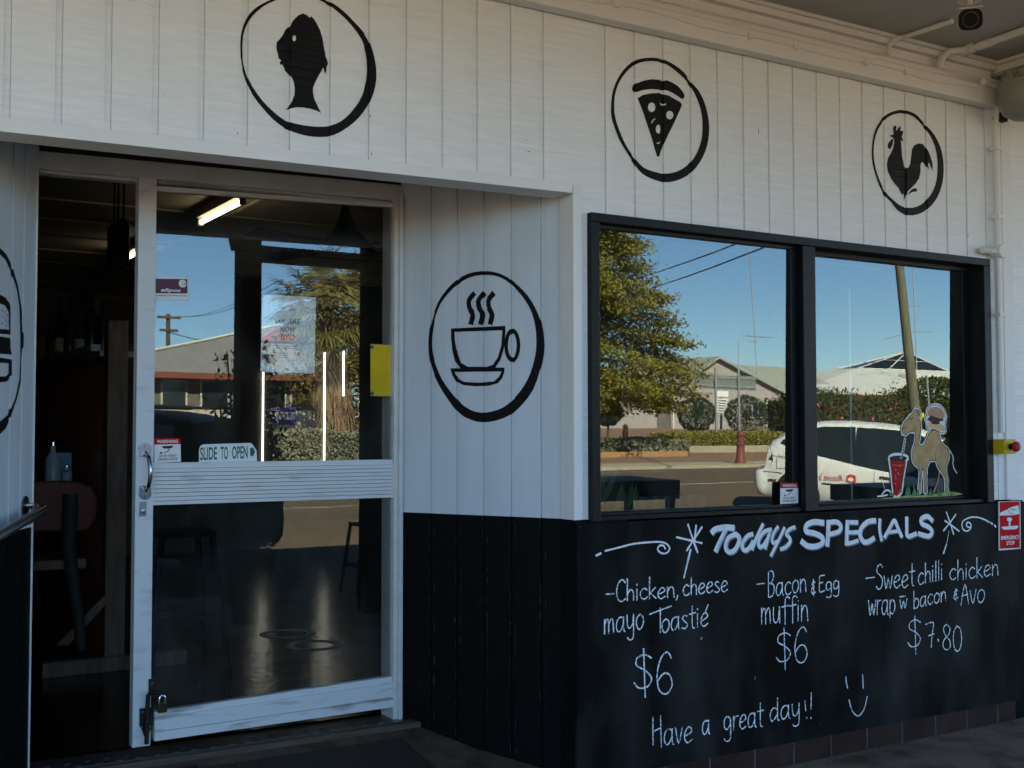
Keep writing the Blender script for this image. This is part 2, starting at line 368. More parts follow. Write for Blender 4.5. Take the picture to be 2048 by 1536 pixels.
class Art:
    """flat artwork on one plane, gathered in (s, z)"""
    def __init__(s, plane, sc=1, ox=0, oy=0): s.p = plane; s.sc = sc; s.ox = ox; s.oy = oy; s.v = []; s.f = []; s.h = []; s.n = 0
    def q(s, x, y): return s.p.sz(s.ox+x/s.sc, s.oy+y/s.sc)
    def raw(s, vs, fs, lift=0):
        o = len(s.v); s.v += vs; s.f += [tuple(i+o for i in f) for f in fs]; m_ = max(1, len(vs)-1)
        s.h += [s.n*1.2e-5+lift*i/m_ for i in range(len(vs))]; s.n += 1
    def fill(s, polys, smooth=0):
        s.raw(*fill2d([[s.q(*p) for p in (smoothp(po, smooth, True) if smooth else po)] for po in polys])); return s
    def stroke(s, pts, w, sm=4, taper=False, jitter=.25):  # w in metres
        pp = smoothp(pts, sm) if sm else pts
        s.raw(*stroke2d([s.q(*p) for p in pp], w, taper, jitter), lift=1.1e-5); return s
    def type(s, text, tl, tr, br, bl, **k):
        vs, fs = type2d(text, **k)
        if not vs: return s
        x0 = min(p[0] for p in vs); x1 = max(p[0] for p in vs); y0 = min(p[1] for p in vs); y1 = max(p[1] for p in vs)
        A, B, C, E = (s.q(*c) for c in (tl, tr, br, bl)); o = []
        for x, y in vs:
            a = (x-x0)/(x1-x0); b = (y1-y)/max(1e-6, y1-y0)
            o.append(tuple((A[i]*(1-a)+B[i]*a)*(1-b)+(E[i]*(1-a)+C[i]*a)*b for i in (0, 1)))
        s.raw(o, fs); return s
    def mesh(s, off, grooves=None, gw=.022, gd=.005):
        bm = bmesh.new(); V = [bm.verts.new((x, z, h)) for (x, z), h in zip(s.v, s.h)]
        for f in s.f:
            if len(set(f)) > 2:
                try: bm.faces.new([V[i] for i in f])
                except ValueError: pass
        if grooves:
            for g in grooves:
                for c in (g-gw, g-gw+.002, g-.0015, g):
                    bmesh.ops.bisect_plane(bm, geom=bm.verts[:]+bm.edges[:]+bm.faces[:], plane_co=(c, 0, 0), plane_no=(1, 0, 0))
        bm.verts.ensure_lookup_table(); mb = MB(); bm.verts.index_update()
        for v in bm.verts:
            o = off
            if grooves and any(g-gw+.002-1e-5 <= v.co.x <= g-.0015+1e-5 for g in grooves): o = off-gd
            mb.v.append(s.p.pt(v.co.x, v.co.y, o+v.co.z))
        mb.f = [tuple(v.index for v in f.verts) for f in bm.faces]; bm.free(); return mb
def ell(cx, cy, rx, ry, n=18, rot=0): return [(cx+rx*math.cos(2*math.pi*k/n), cy+ry*math.sin(2*math.pi*k/n)) for k in range(n)]

# ------------------------------------------------------------------ the setting: ground
m = MB(); m.quad((-3, -5.0, 0), (16, -5.0, 0), (16, .02, 0), (-3, .02, 0)); m.quad((-3, -5.0, -.14), (16, -5.0, -.14), (16, -5.0, 0), (-3, -5.0, 0))
struct('footpath', m, m_conc, 'worn dark concrete footpath in front of the chalkboard', 'footpath')
m = MB(); m.quad((-60, -5.0, -.1), (-3.0, -5.0, -.1), (-3, 30, -.1), (-60, 30, -.1)); m.quad((16, -5, -.1), (90, -5, -.1), (90, 30, -.1), (16, 30, -.1))
m.quad((-300, -24, -.104), (400, -24, -.104), (400, 160, -.104), (-300, 160, -.104))
struct('ground', m, m_grass, 'dry earth verge around the shop', 'ground')
RZ = [(-5.0, -.12), (-7.0, .05), (-9.5, .18), (-13, .21), (-17, .15), (-22.5, -.06)]
def roadz(y):
    for (a, za), (b, zb) in zip(RZ, RZ[1:]):
        if b <= y <= a: return za+(zb-za)*(y-a)/(b-a)
    return 0
m = MB()
for (a, za), (b, zb) in zip(RZ, RZ[1:]): m.quad((-120, b, zb), (160, b, zb), (160, a, za), (-120, a, za))
struct('road', m, m_asph, 'brown grey asphalt main street mirrored in the window', 'road')
m = MB()
for y0, y1 in ((-20.05, -19.9), (-13.4, -13.3)): m.quad((-100, y0, roadz(y0)+.004), (140, y0, roadz(y0)+.004), (140, y1, roadz(y1)+.004), (-100, y1, roadz(y1)+.004))
struct('road_marking', m, m_line, 'thin white painted lines along the asphalt street', 'road marking')
m = MB(); ys = [(-22.5, .03), (-33, .05), (-56, .5), (-90, .9), (-400, 2)]
m.quad((-120, -22.5, -.12), (160, -22.5, -.12), (160, -22.5, .03), (-120, -22.5, .03))
m.quad((-120, -24.2, .034), (160, -24.2, .034), (160, -22.5, .03), (-120, -22.5, .03))
struct('kerb', m, m_kerb, 'pale concrete kerb on the far side of the street', 'kerb')
m = MB()
for (a, za), (b, zb) in zip([(-24.2, .034)]+ys[1:], ys[1:]): 
    if a != b: m.quad((-300, b, zb), (400, b, zb), (400, a, za), (-300, a, za))
struct('far_footpath', m, m_pave, 'reddish brick paving across the street', 'paving')
# ramp into the recess
m = MB(); xs0, xs1 = .30, 2.75
rp = [(-.55, .004), (.16, .115), (.45, .152), (.74, .215), (.80, .218)]
for (a, za), (b, zb) in zip(rp, rp[1:]): m.quad((xs0, a, za), (xs1, a, za), (xs1, b, zb), (xs0, b, zb))
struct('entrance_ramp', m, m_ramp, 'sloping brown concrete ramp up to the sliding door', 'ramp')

# ------------------------------------------------------------------ the shop
shop = thing('shop_building', (2.6, .5, 0), 'white boarded cafe front with black lower walls and a recessed glass entrance', 'building')
GX = [.564+.15*k for k in range(-4, 44)]
def grooved(plane, s0, s1, z0, z1, grooves, gw=.022, gd=.005):
    br = [(s0, 0)]
    for g in sorted(grooves):
        if s0 < g-gw and g < s1: br += [(g-gw, 0), (g-gw+.002, -gd), (g-.0035, -gd), (g-.003, -gd-.004), (g-.0005, -gd-.004), (g, 0)]
    br.append((s1, 0)); mb = MB()
    for (a, oa), (b, ob) in zip(br, br[1:]):
        mb.quad(plane.pt(a, z0, oa), plane.pt(b, z0, ob), plane.pt(b, z1, ob), plane.pt(a, z1, oa))
    return mb
ZT = 2.425; ZD = 1.117
mb = grooved(FRONT, -1.5, 2.66, ZT, 3.16, GX)
for a, b, z0, z1 in ((2.66, 5.29, 2.33, 3.16), (2.66, 2.76, ZD, 2.33), (5.22, 5.29, ZD, 2.33)):
    q = grooved(FRONT, a, b, z0, z1, GX); mb.add(q.v, q.f)
mb.quad((-1.5, -.012, 3.16), (5.29, -.012, 3.16), (5.29, -.012, 3.8), (-1.5, -.012, 3.8))
wall = obj('front_wall', mb, m_white, shop, smooth=False)
# side walls of the recess: white above, black below
def from_px(pl, us, v): return [pl.sz(u, v)[0] for u in us]
gr = [-s for s in ()]
RG = from_px(RSIDE, [780+x/1.919 for x in (155, 255, 357, 463, 577)], 770)
RG = [g for g in RG]                                  # s runs into the recess, so the far edge of a groove is the larger s
LG = from_px(LSIDE, (22, 45), 770)
LG = sorted(LG+[min(LG)-.15, min(LG)-.3, min(LG)-.45])
sides = []
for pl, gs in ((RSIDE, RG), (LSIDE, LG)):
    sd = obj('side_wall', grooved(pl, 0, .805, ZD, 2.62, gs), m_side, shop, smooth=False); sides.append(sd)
    obj('black_dado', grooved(pl, 0, .805, 0, ZD, gs), m_dado, sd, smooth=False)
    mb = MB()
    for g in gs:
        if .03 < g < .8:
            for o_ in (g+.0005, g-.0235): mb.quad(pl.pt(o_, .12, .0006), pl.pt(o_+.003, .12, .0006), pl.pt(o_+.003, ZD-.005, .0006), pl.pt(o_, ZD-.005, .0006))
    gw_ = obj('worn_edge', mb, m_wear, sd); gw_['kind'] = 'stuff'
# left of the recess the front wall goes on
mb = MB(); mb.box((-1.5, 0, ZD), (.40, .06, ZT)); obj('return_wall', mb, m_white, shop)
mb = MB(); mb.box((-1.5, 0, 0), (.40, .06, ZD)); obj('black_return_wall', mb, m_dado, shop)
# lintel board, with its underside, and the recess soffit, blackened for its lack of light
mb = MB(); mb.slab([(-80, 223), (1146, 366), (1145, 386), (-80, 254)], -.03, .13); obj('lintel_board', mb, m_trim, shop, bevel=.002)
mb = MB(); mb.box((.2, .10, 2.60), (2.9, .86, 2.66)); mb.box((.2, .101, 2.47), (2.9, .115, 2.60)); obj('recess_soffit', mb, m_dado, shop)
# corner board at the right of the recess
mb = MB(); a = W(1143, 390).x; b = W(1160, 390).x; mb.box((a, -.012, ZD), (b, .085, W(1143, 370).z)); obj('corner_board', mb, m_trim, shop, bevel=.002)
mb = MB(); mb.box((a+.004, -.006, 0), (2.9, .09, ZD)); obj('black_corner', mb, m_dado, shop)
# tile plinth under the chalkboard
mb = MB(); jt = [W(u, 1480, -.012).x for u in (1330, 1420, 1510, 1588, 1663, 1735, 1805, 1872, 1935, 1997)]
for x0, x1 in zip(jt, jt[1:]): mb.box((x0+.004, -.012, 0), (x1-.004, .05, .098))
mb.box((2.68, -.012, 0), (jt[0]-.004, .05, .098)); mb.box((jt[-1]+.004, -.012, 0), (5.36, .05, .098))
pl = obj('tile_plinth', mb, m_tile, shop, bevel=.002)
mb = MB(); mb.box((2.68, -.0108, 0), (5.359, .04, .097)); obj('grout', mb, m_grout, pl)
# wall mass behind the chalkboard and beyond the window
mb = MB(); mb.box((2.9, .0, .1), (5.42, .09, 1.10)); obj('black_wall', mb, m_dado, shop)
mb = MB(); mb.box((5.36, -.004, 0), (5.46, .06, 1.11)); mb.box((5.47, .03, 0), (9.5, .09, 1.10)); obj('black_return_wall', mb, m_dado, shop)
mb = MB(); mb.box((5.315, -.020, ZD), (5.395, .06, 3.30)); obj('corner_board', mb, m_trim, shop, bevel=.003)
mb = grooved(planey(.02), 5.395, 9.5, 1.10, 3.8, []); mb.box((5.40, .021, 1.10), (9.5, .09, 3.8)); obj('end_wall', mb, m_white, shop)
mb = MB(); mb.box((5.27, -.004, ZD), (5.317, .05, 3.8)); obj('edge_wall', mb, m_white, shop)
# long ledge board under the soffit with its cable and battens
ZB0, ZB1 = 3.118, 3.212
mb = MB(); mb.box((-1.5, -.075, ZB0), (5.278, -.012, ZB1)); led = obj('ledge_board', mb, m_trim, shop, bevel=.004)
for uu in (1100, 1230, 1400, 1490, 1590, 1730, 1810): pass

# window
win = bpy.data.objects.new('shop_window', None); COL.objects.link(win); win.parent = shop
def wquad(px, y): return [W(u, v, y) for u, v in px]
def frame_piece(px, y0, y1):
    mb = MB(); fr = wquad(px, y0); mb.prism(fr, [Vector((p.x, y1, p.z)) for p in fr]); return mb
XL0, XL1 = W(1183, 500, -.03).x, W(1200, 500, -.03).x
XR0, XR1 = W(1971, 700, -.03).x, W(1984, 700, -.03).x
XM0, XM1 = W(1608, 700, -.03).x, W(1633, 700, -.03).x
ZW1 = (W(1183, 425, -.03).z+W(1981, 517, -.03).z)/2; ZW0 = 1.108
ZI = (W(1200, 447, -.03).z+W(1970, 529, -.03).z)/2
mb = MB(); mb.box((XL0, -.03, ZI), (XR1, .13, ZW1)); mb.box((XL0, -.03, ZW0), (XL1, .13, ZI)); mb.box((XR0, -.03, ZW0), (XR1, .13, ZI))
mb.box((XM0, -.030, ZW0), (XM1, .004, ZI-.001)); mb.box((XM0+.012, .004, ZW0), (XM1, .128, ZI-.002)); mb.box((XL1, -.01, ZW0), (XR0, .13, ZW0+.02))
frm = obj('window_frame', mb, m_frame, win, bevel=.003)
# inner sash bars
sx0 = W(1582, 700, .008).x; tx0 = W(1927, 700, .072).x
mb = MB(); zt = W(1633, 511, .06).z; ztg = zt; zt1 = W(1400, 479, .01).z
mb.box((sx0, .008, ZW0+.02), (XM0+.011, .045, zt1)); mb.box((XL1, .008, zt1), (XM0+.011, .045, ZI-.0005)); mb.box((XL1, .009, ZW0+.02), (sx0, .044, ZW0+.034))
mb.box((tx0, .072, ZW0+.02), (XR0, .11, zt)); mb.box((XM1, .05, zt), (XR0, .11, ZI-.0005)); mb.box((XM1, .055, ZW0+.02), (tx0, .11, ZW0+.032))
obj('sash', mb, m_frame, win, bevel=.002)
def pane(name, x0, x1, z0, z1, y, tilt, m, parent):
    mb = MB(); zc = (z0+z1)/2; dy = math.tan(tilt)*(z1-z0)/2
    mb.quad((x0, y+dy, z0), (x1, y+dy, z0), (x1, y-dy, z1), (x0, y-dy, z1)); o = obj(name, mb, m, parent)
    if o.data.polygons[0].normal.y > 0: o.data.flip_normals()
    return o
pane('glass', XL1, sx0+.01, ZW0+.02, zt1+.01, .027, TILT, m_glass, win)
pane('glass', XM1-.01, tx0+.01, ZW0+.02, zt+.01, YG+.0005, TILT, m_glass, win)

# door frame and sliding door at the back of the recess
YF = .79
def dz(u0, v0, u1, v1, y=YF): return (W(u0, v0, y).z+W(u1, v1, y).z)/2
mb = MB(); mb.slab([(66, 300), (815, 371), (815, 402), (66, 336)], YF, .09); mb.slab([(66, 336), (785, 403), (785, 412), (66, 344)], YF+.03, .06)
dfr = obj('door_frame', mb, m_trimd, shop, bevel=.003)
mb = MB(); x0, x1 = W(787, 900, YF).x, W(805, 900, YF).x; mb.box((x0, YF-.005, .21), (x1+.01, YF+.12, 2.52)); mb.box((x0+.018, YF-.022, .21), (x0+.036, YF-.004, 2.50)); obj('door_jamb', mb, m_trimd, shop, bevel=.003)
mb = MB(); x0 = W(69, 900, YF).x; mb.box((x0-.12, YF-.004, .21), (x0, YF+.10, 2.53)); obj('door_jamb', mb, m_trimd, shop, bevel=.003)
door = bpy.data.objects.new('sliding_door', None); COL.objects.link(door); door.parent = shop; door.location = (-.8, .31, .22)
YL = .80
mb = MB(); xa, xb = W(270, 900, YL).x, W(306, 900, YL).x
mb.box((xa, YL-.012, .262), (xb, YL+.04, 2.46)); obj('door_stile', mb, m_alu, door, bevel=.002)
xr = W(786, 900, YL).x+.03
mb = MB(); mb.slab([(307, 371), (792, 409), (792, 415), (307, 381)], YL+.002, .036); obj('top_rail', mb, m_alu, door)
# ribbed middle rail
zr1 = dz(308, 928, 785, 917, YL); zr0 = dz(308, 1016, 783, 990, YL)
mb = MB(); n = 9; h = (zr1-zr0-.022)/n
mb.box((xb, YL-.002, zr1-.022), (xr, YL+.036, zr1))
for i in range(n):
    z = zr0+i*h; mb.prism([Vector((xb, YL-.010, z+.0008)), Vector((xb, YL-.0115, z+h-.0008)), Vector((xb, YL+.03, z+h)), Vector((xb, YL+.03, z))],
                          [Vector((xr, YL-.010, z+.0008)), Vector((xr, YL-.0115, z+h-.0008)), Vector((xr, YL+.03, z+h)), Vector((xr, YL+.03, z))])
obj('middle_rail', mb, m_alu, door)
zb1 = dz(313, 1432, 786, 1363, YL); zb0 = dz(313, 1482, 786, 1413, YL)
mb = MB(); mb.slab([(309, 1424), (790, 1352), (790, 1365), (309, 1437)], YL-.001, .036)
mb.slab([(309, 1437), (790, 1365), (790, 1395), (309, 1464)], YL-.010, .045); mb.slab([(309, 1465), (790, 1396), (790, 1414), (309, 1483)], YL-.014, .05)
obj('bottom_rail', mb, m_alub, door, bevel=.0015)
pane('glass', xb-.01, xr, zr1-.01, 2.46, YD, 0, m_glassd, door)
pane('glass', xb-.01, xr, zb1-.03, zr0+.01, YD, 0, m_glassd, door)
# pull handle
mb = MB()
def ph(u, v, off=0): p = W(u, v, YL-.012); return Vector((p.x, p.y-off, p.z))
for (c, sgn) in (((290, 900), 1), ((290, 985), -1)):
    cc = ph(*c); o_ = [cc+Vector((.024*math.cos(a), 0, sgn*(.006+.022*math.sin(a)))) for a in [math.pi*k/8 for k in range(9)]]+[cc+Vector((-.020, 0, -sgn*.026)), cc+Vector((.020, 0, -sgn*.026))]
    mb.prism([p+Vector((0, -.004, 0)) for p in o_], o_); mb.lathe(cc+Vector((0, -.004, sgn*.016)), [(.005, 0), (.004, .002)], 10, (0, -1, 0))
p0, p1 = ph(291, 905), ph(291, 981)
mb.tube([p0+Vector((0, -.006, 0)), p0+Vector((0, -.03, -.012))]+[p0.lerp(p1, t)+Vector((.006*math.sin(math.pi*t), -.03-.022*math.sin(math.pi*t), 0)) for t in (.12, .25, .4, .5, .6, .75, .88)]+[p1+Vector((0, -.03, .012)), p1+Vector((0, -.006, 0))], [.006, .007, .008, .008, .0085, .0085, .0085, .008, .008, .007, .006], 12)
obj('pull_handle', mb, mat('dark_chrome', (.38, .38, .40), .2, 1), door)
mb = MB(); a_ = ph(279, 1004); b_ = ph(292, 1032); mb.box((a_.x, a_.y-.006, b_.z), (b_.x, a_.y, a_.z)); mb.lathe(ph(286, 1022, .006), [(.010, 0), (.010, .004), (.004, .005)], 14, (0, -1, 0)); obj('door_lock', mb, m_steel, door, bevel=.001)
# drop bolt
mb = MB(); a_ = ph(279, 1417); b_ = ph(305, 1448); mb.box((a_.x, a_.y-.006, b_.z), (b_.x, a_.y, a_.z))
fr = [ph(279, 1448), ph(304, 1448), ph(294, 1473), ph(288, 1473)]; mb.prism([p+Vector((0, -.006, 0)) for p in fr], fr)
mb.box((ph(297, 1358).x, a_.y-.005, ph(297, 1384).z), (ph(308, 1358).x, a_.y, ph(297, 1358).z))
zt_ = ph(296, 1383).z; mb.tube([ph(291, 1486, .018), ph(292, 1420, .018), ph(294, 1390, .018), ph(298, 1383, .022), ph(310, 1381, .045), ph(316, 1384, .05)], .0085, 10)
bolt = obj('drop_bolt', mb, m_bolt, door)
mb = MB()
for c in ((282, 1453), (299, 1452), (284, 1423), (303, 1366)): mb.lathe(ph(*c, .006), [(.006, 0), (.005, .003)], 10, (0, -1, 0))
each('screw', mb, m_steel, bolt)
pad = thing('padlock', ph(316, 1400, .04), 'small brass padlock hanging from the drop bolt of the sliding door', 'padlock')
c = ph(318, 1411, .045); mb = MB(); mb.box((c.x-.017, c.y-.009, c.z-.018), (c.x+.017, c.y+.009, c.z+.018)); o = obj('lock_body', mb, m_brass, pad, bevel=.003)
mb = MB(); mb.tube([c+Vector((-.011, 0, .015))]+[c+Vector((-.011*math.cos(t), 0, .035+.012*math.sin(t))) for t in (0, .6, 1.2, 1.57, 2, 2.6, 3.14)]+[c+Vector((.011, 0, .015))], .0035, 8); obj('shackle', mb, m_chrome, pad)
# sill: checker plate track and timber edge
mb = MB(); ysl = .705
fr = [W(66, 1519, .74), W(820, 1416, .74)]
mb.box((.60, .735, .15), (2.36, .90, .232))
for i in range(46):
    x = .66+i*.036; y = .75+(.045 if i % 2 else 0); a = .5 if i % 2 else -.5
    mb.box((x-.012, y-.0025, .232), (x+.012, y+.0025, .2345), a)
obj('sill_plate', mb, m_check, shop)
mb = MB(); mb.box((.60, .70, .14), (2.34, .735, .229)); obj('sill_edge', mb, m_sill, shop, bevel=.004)

# interior shell
XI0, XI1, YI1, ZF, ZC = -2.5, 7.6, 8.2, .24, 3.1
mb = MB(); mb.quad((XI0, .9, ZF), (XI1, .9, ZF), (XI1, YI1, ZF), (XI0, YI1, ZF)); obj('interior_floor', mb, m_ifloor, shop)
mb = MB(); mb.box((XI0, .13, ZC), (XI1, YI1, ZC+.1))
for k in range(9): y = 1.6+k*.8; mb.box((XI0, y-.02, ZC-.015), (XI1, y+.02, ZC-.001))
for k in range(5): x = -1+k*1.9; mb.box((x-.02, .2, ZC-.013), (x+.02, YI1, ZC-.0012))
obj('interior_ceiling', mb, m_iceil, shop)
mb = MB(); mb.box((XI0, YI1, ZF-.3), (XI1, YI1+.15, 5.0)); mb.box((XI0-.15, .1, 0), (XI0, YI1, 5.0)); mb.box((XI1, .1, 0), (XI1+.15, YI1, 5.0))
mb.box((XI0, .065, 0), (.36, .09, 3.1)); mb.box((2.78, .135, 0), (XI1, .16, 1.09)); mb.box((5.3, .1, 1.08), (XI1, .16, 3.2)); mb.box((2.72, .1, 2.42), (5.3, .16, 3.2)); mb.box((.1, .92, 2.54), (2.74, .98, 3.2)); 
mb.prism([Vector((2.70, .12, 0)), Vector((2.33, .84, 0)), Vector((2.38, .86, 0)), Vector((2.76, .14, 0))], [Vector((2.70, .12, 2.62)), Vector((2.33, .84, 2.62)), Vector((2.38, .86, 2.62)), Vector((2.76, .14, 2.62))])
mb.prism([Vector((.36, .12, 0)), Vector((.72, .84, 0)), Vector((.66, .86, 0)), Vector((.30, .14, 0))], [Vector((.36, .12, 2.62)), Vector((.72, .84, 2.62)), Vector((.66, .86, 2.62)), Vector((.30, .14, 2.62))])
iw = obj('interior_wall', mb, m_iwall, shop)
mb = MB(); mb.box((XI0-.2, .06, 3.85), (XI1+2.0, YI1+.2, 4.6)); obj('roof', mb, m_troof, shop)
for (u, v0, v1, wd) in ((527, 742, 970, 10), (650, 705, 970, 8), (688, 702, 792, 8)):
    a = W(u, v0, YI1-.02); mb = MB(); b = W(u, v1, YI1-.02)
    mb.box((a.x-.007, a.y, max(ZF+.03, b.z)), (a.x+.007, a.y+.015, a.z)); obj('daylight_slit', mb, m_daylight, shop, label='narrow bright gap of daylight at the back of the dark room')

# ------------------------------------------------------------------ painted emblems on the boards
def emblem(name, art, parent, grooves): return obj(name, art.mesh(.0016, grooves), m_blackp, parent)
A = Art(FRONT, 2.477, 0, 0)
fish = [(1500,67),(1520,75),(1532,88),(1542,82),(1555,95),(1570,120),(1585,150),(1597,190),(1605,240),(1612,270),(1624,300),(1627,315),(1620,330),(1618,350),(1611,370),(1605,350),(1600,335),(1590,355),(1575,380),(1560,410),(1550,435),(1550,460),(1556,490),(1568,515),(1582,545),(1590,560),(1570,550),(1540,540),(1500,533),(1470,532),(1440,538),(1418,543),(1432,525),(1447,500),(1458,470),(1460,440),(1455,410),(1446,385),(1430,368),(1410,345),(1398,320),(1388,322),(1385,310),(1392,300),(1380,290),(1375,265),(1368,240),(1370,210),(1385,195),(1400,175),(1412,150),(1425,137),(1438,130),(1445,112),(1460,92),(1480,75)]
A.fill([fish, ell(1457, 190, 9, 15)])
A.fill([[(1190,250),(1192,180),(1205,130),(1235,70),(1280,30),(1340,0),(1400,-22),(1480,-33),(1560,-20),(1640,12),(1700,55),(1750,105),(1800,160),(1835,220),(1855,290),(1864,360),(1858,430),(1835,500),(1800,555),(1755,605),(1700,645),(1650,670),(1590,679),(1530,675),(1470,660),(1410,635),(1350,590),(1300,535),(1250,470),(1215,390),(1197,320)],
        [(1200,250),(1203,190),(1220,130),(1250,80),(1300,35),(1350,8),(1410,-12),(1480,-22),(1550,-10),(1620,20),(1680,65),(1740,125),(1790,195),(1812,260),(1820,330),(1815,400),(1795,470),(1760,530),(1710,585),(1660,615),(1600,628),(1530,625),(1460,612),(1400,590),(1350,550),(1300,500),(1250,430),(1222,370),(1206,310)]], 2)
emblem('fish_emblem', A, wall, GX)
A = Art(FRONT, 2.9257, 1200, 80)
A.fill([[(195,265),(205,255),(225,250),(255,238),(300,230),(345,233),(370,240),(390,236),(420,248),(455,270),(482,300),(494,325),(490,342),(475,345),(455,330),(425,310),(390,295),(350,292),(300,287),(250,293),(215,305),(198,303),(190,285)]])
A.fill([[(218,342),(250,322),(300,312),(350,310),(370,318),(400,325),(440,348),(470,365),(479,380),(460,425),(430,490),(400,550),(375,605),(355,660),(342,685),(332,682),(320,640),(300,570),(275,495),(250,420),(228,365)],
        ell(301,394,22,28), ell(407,440,21,25), ell(341,522,16,26), [(345,352),(352,358),(360,372),(375,375),(384,370),(386,382),(370,384),(355,378)], [(297,490),(302,472),(315,460),(326,462),(314,470),(305,486)], [(330,602),(343,600),(354,588),(352,600),(342,608),(332,607)]])
A.fill([[(63,400),(68,330),(85,265),(115,205),(160,150),(210,118),(270,105),(330,106),(390,122),(440,150),(490,190),(530,245),(575,295),(610,365),(630,440),(638,510),(632,590),(612,660),(580,720),(540,770),(490,805),(440,825),(390,833),(340,825),(290,808),(250,785),(220,755),(190,710),(150,650),(110,580),(80,500),(66,450)],
        [(82,400),(85,330),(105,260),(135,210),(175,165),(220,138),(270,125),(330,125),(390,145),(440,180),(490,225),(530,275),(565,340),(588,410),(598,480),(596,560),(582,620),(555,680),(520,725),(470,760),(420,778),(370,782),(320,772),(270,755),(240,735),(205,695),(165,640),(128,570),(98,490),(86,440)]], 2)
emblem('pizza_emblem', A, wall, GX)
A = Art(FRONT, 2.845, 1648, 0)
A.fill([[(368,773),(385,768),(395,765),(393,750),(392,730),(398,716),(408,716),(411,728),(406,745),(412,742),(430,717),(436,728),(432,745),(447,744),(453,755),(445,768),(440,780),(448,792),(453,810),(443,802),(436,795),(438,820),(440,850),(443,890),(452,930),(465,955),(480,955),(490,930),(495,890),(500,850),(512,828),(535,816),(560,820),(580,838),(592,860),(605,890),(616,930),(617,975),(605,950),(598,925),(590,935),(599,968),(585,950),(570,930),(555,922),(548,935),(548,980),(540,1015),(520,1045),(495,1070),(475,1090),(470,1110),(457,1143),(457,1115),(450,1100),(443,1110),(430,1085),(424,1070),(400,1045),(380,1015),(362,975),(356,935),(363,900),(380,870),(393,840),(398,810),(395,790),(385,780)]])
A.fill([[(388,787),(392,800),(388,825),(378,845),(366,848),(360,835),(364,815),(376,800)]]); A.fill([[(474,1112),(480,1098),(495,1080),(515,1070),(530,1078),(526,1090),(505,1092),(488,1100)]])
A.fill([[(270,870),(275,800),(290,740),(318,690),(350,655),(390,635),(440,625),(490,636),(530,658),(570,705),(610,745),(645,800),(668,860),(679,930),(678,1000),(668,1060),(645,1120),(610,1170),(570,1202),(530,1220),(490,1226),(450,1218),(410,1190),(380,1150),(345,1115),(315,1060),(290,990),(275,930)],
        [(281,870),(286,800),(303,745),(330,700),(362,668),(400,650),(445,645),(490,655),(525,678),(560,715),(598,765),(625,820),(640,880),(645,950),(640,1020),(622,1080),(590,1130),(550,1165),(505,1182),(460,1180),(425,1165),(390,1135),(358,1105),(328,1055),(302,990),(287,930)]], 2)
emblem('rooster_emblem', A, wall, GX)
A = Art(RSIDE, 1.919, 780, 300)
A.fill([[(148,745),(152,690),(165,640),(185,585),(215,540),(255,500),(300,475),(350,465),(400,468),(445,485),(490,518),(530,560),(560,610),(580,660),(590,720),(590,780),(575,850),(550,920),(510,975),(465,1015),(410,1038),(355,1045),(310,1035),(265,1010),(225,960),(190,905),(165,850),(152,800)],
        [(160,745),(164,690),(175,640),(195,590),(225,550),(262,515),(305,490),(350,480),(400,482),(445,500),(485,535),(518,575),(543,620),(557,670),(563,730),(558,790),(540,855),(515,905),(480,950),(440,985),(395,1003),(350,1008),(310,998),(270,970),(235,930),(200,880),(178,830),(165,790)]], 2)
A.fill([[(235,685),(443,675),(444,700),(438,760),(425,805),(405,835),(440,835),(440,850),(432,875),(415,895),(380,905),(330,907),(285,903),(255,890),(240,865),(232,838),(268,838),(250,810),(240,770),(235,720)],
        [(248,698),(432,692),(428,750),(415,795),(395,825),(370,832),(300,832),(270,815),(258,780),(250,735)], [(248,852),(428,850),(418,872),(400,888),(340,893),(285,890),(262,878)]])
A.fill([ell(470,750,31,65), ell(470,750,17,46)])
for dx in (0, 37, 74): A.stroke([(322+dx,553),(304+dx,577),(306+dx,605),(318+dx,632),(312+dx,664)], .024, 5)
emblem('cup_emblem', A, sides[0], RG)
A = Art(LSIDE, 2.4, 0, 480)
ro = [(0,40),(30,70),(60,135),(85,220),(100,320),(110,400),(113,480),(108,560),(100,670),(80,760),(50,850),(25,905),(0,930)]; ri = [(0,70),(25,95),(55,160),(80,240),(92,320),(95,400),(97,480),(97,560),(92,670),(72,760),(40,835),(0,870)]
A.fill([ro+[(-u*.95, v) for u, v in ro[-2:0:-1]], ri+[(-u*.95, v) for u, v in ri[-2:0:-1]]])
def sym(p): return p+[(-u, v) for u, v in reversed(p)]
A.fill([sym([(0,262),(25,277),(45,307),(55,350),(55,455),(0,450)]), sym([(0,305),(22,313),(40,345),(42,430),(0,427)])])
A.fill([sym([(0,463),(55,473),(55,550),(0,545)])])
A.fill([sym([(0,565),(55,573),(55,650),(30,680),(0,682)]), sym([(0,588),(40,592),(40,640),(25,655),(0,655)])])
for i, (x, y) in enumerate(((8,340),(20,345),(30,360),(12,370),(24,385),(36,395),(8,400),(28,410),(-10,350),(-25,370),(-12,395))): A.fill([ell(x, y, 2.2, 5, 8)])
emblem('burger_emblem', A, sides[1], LG)

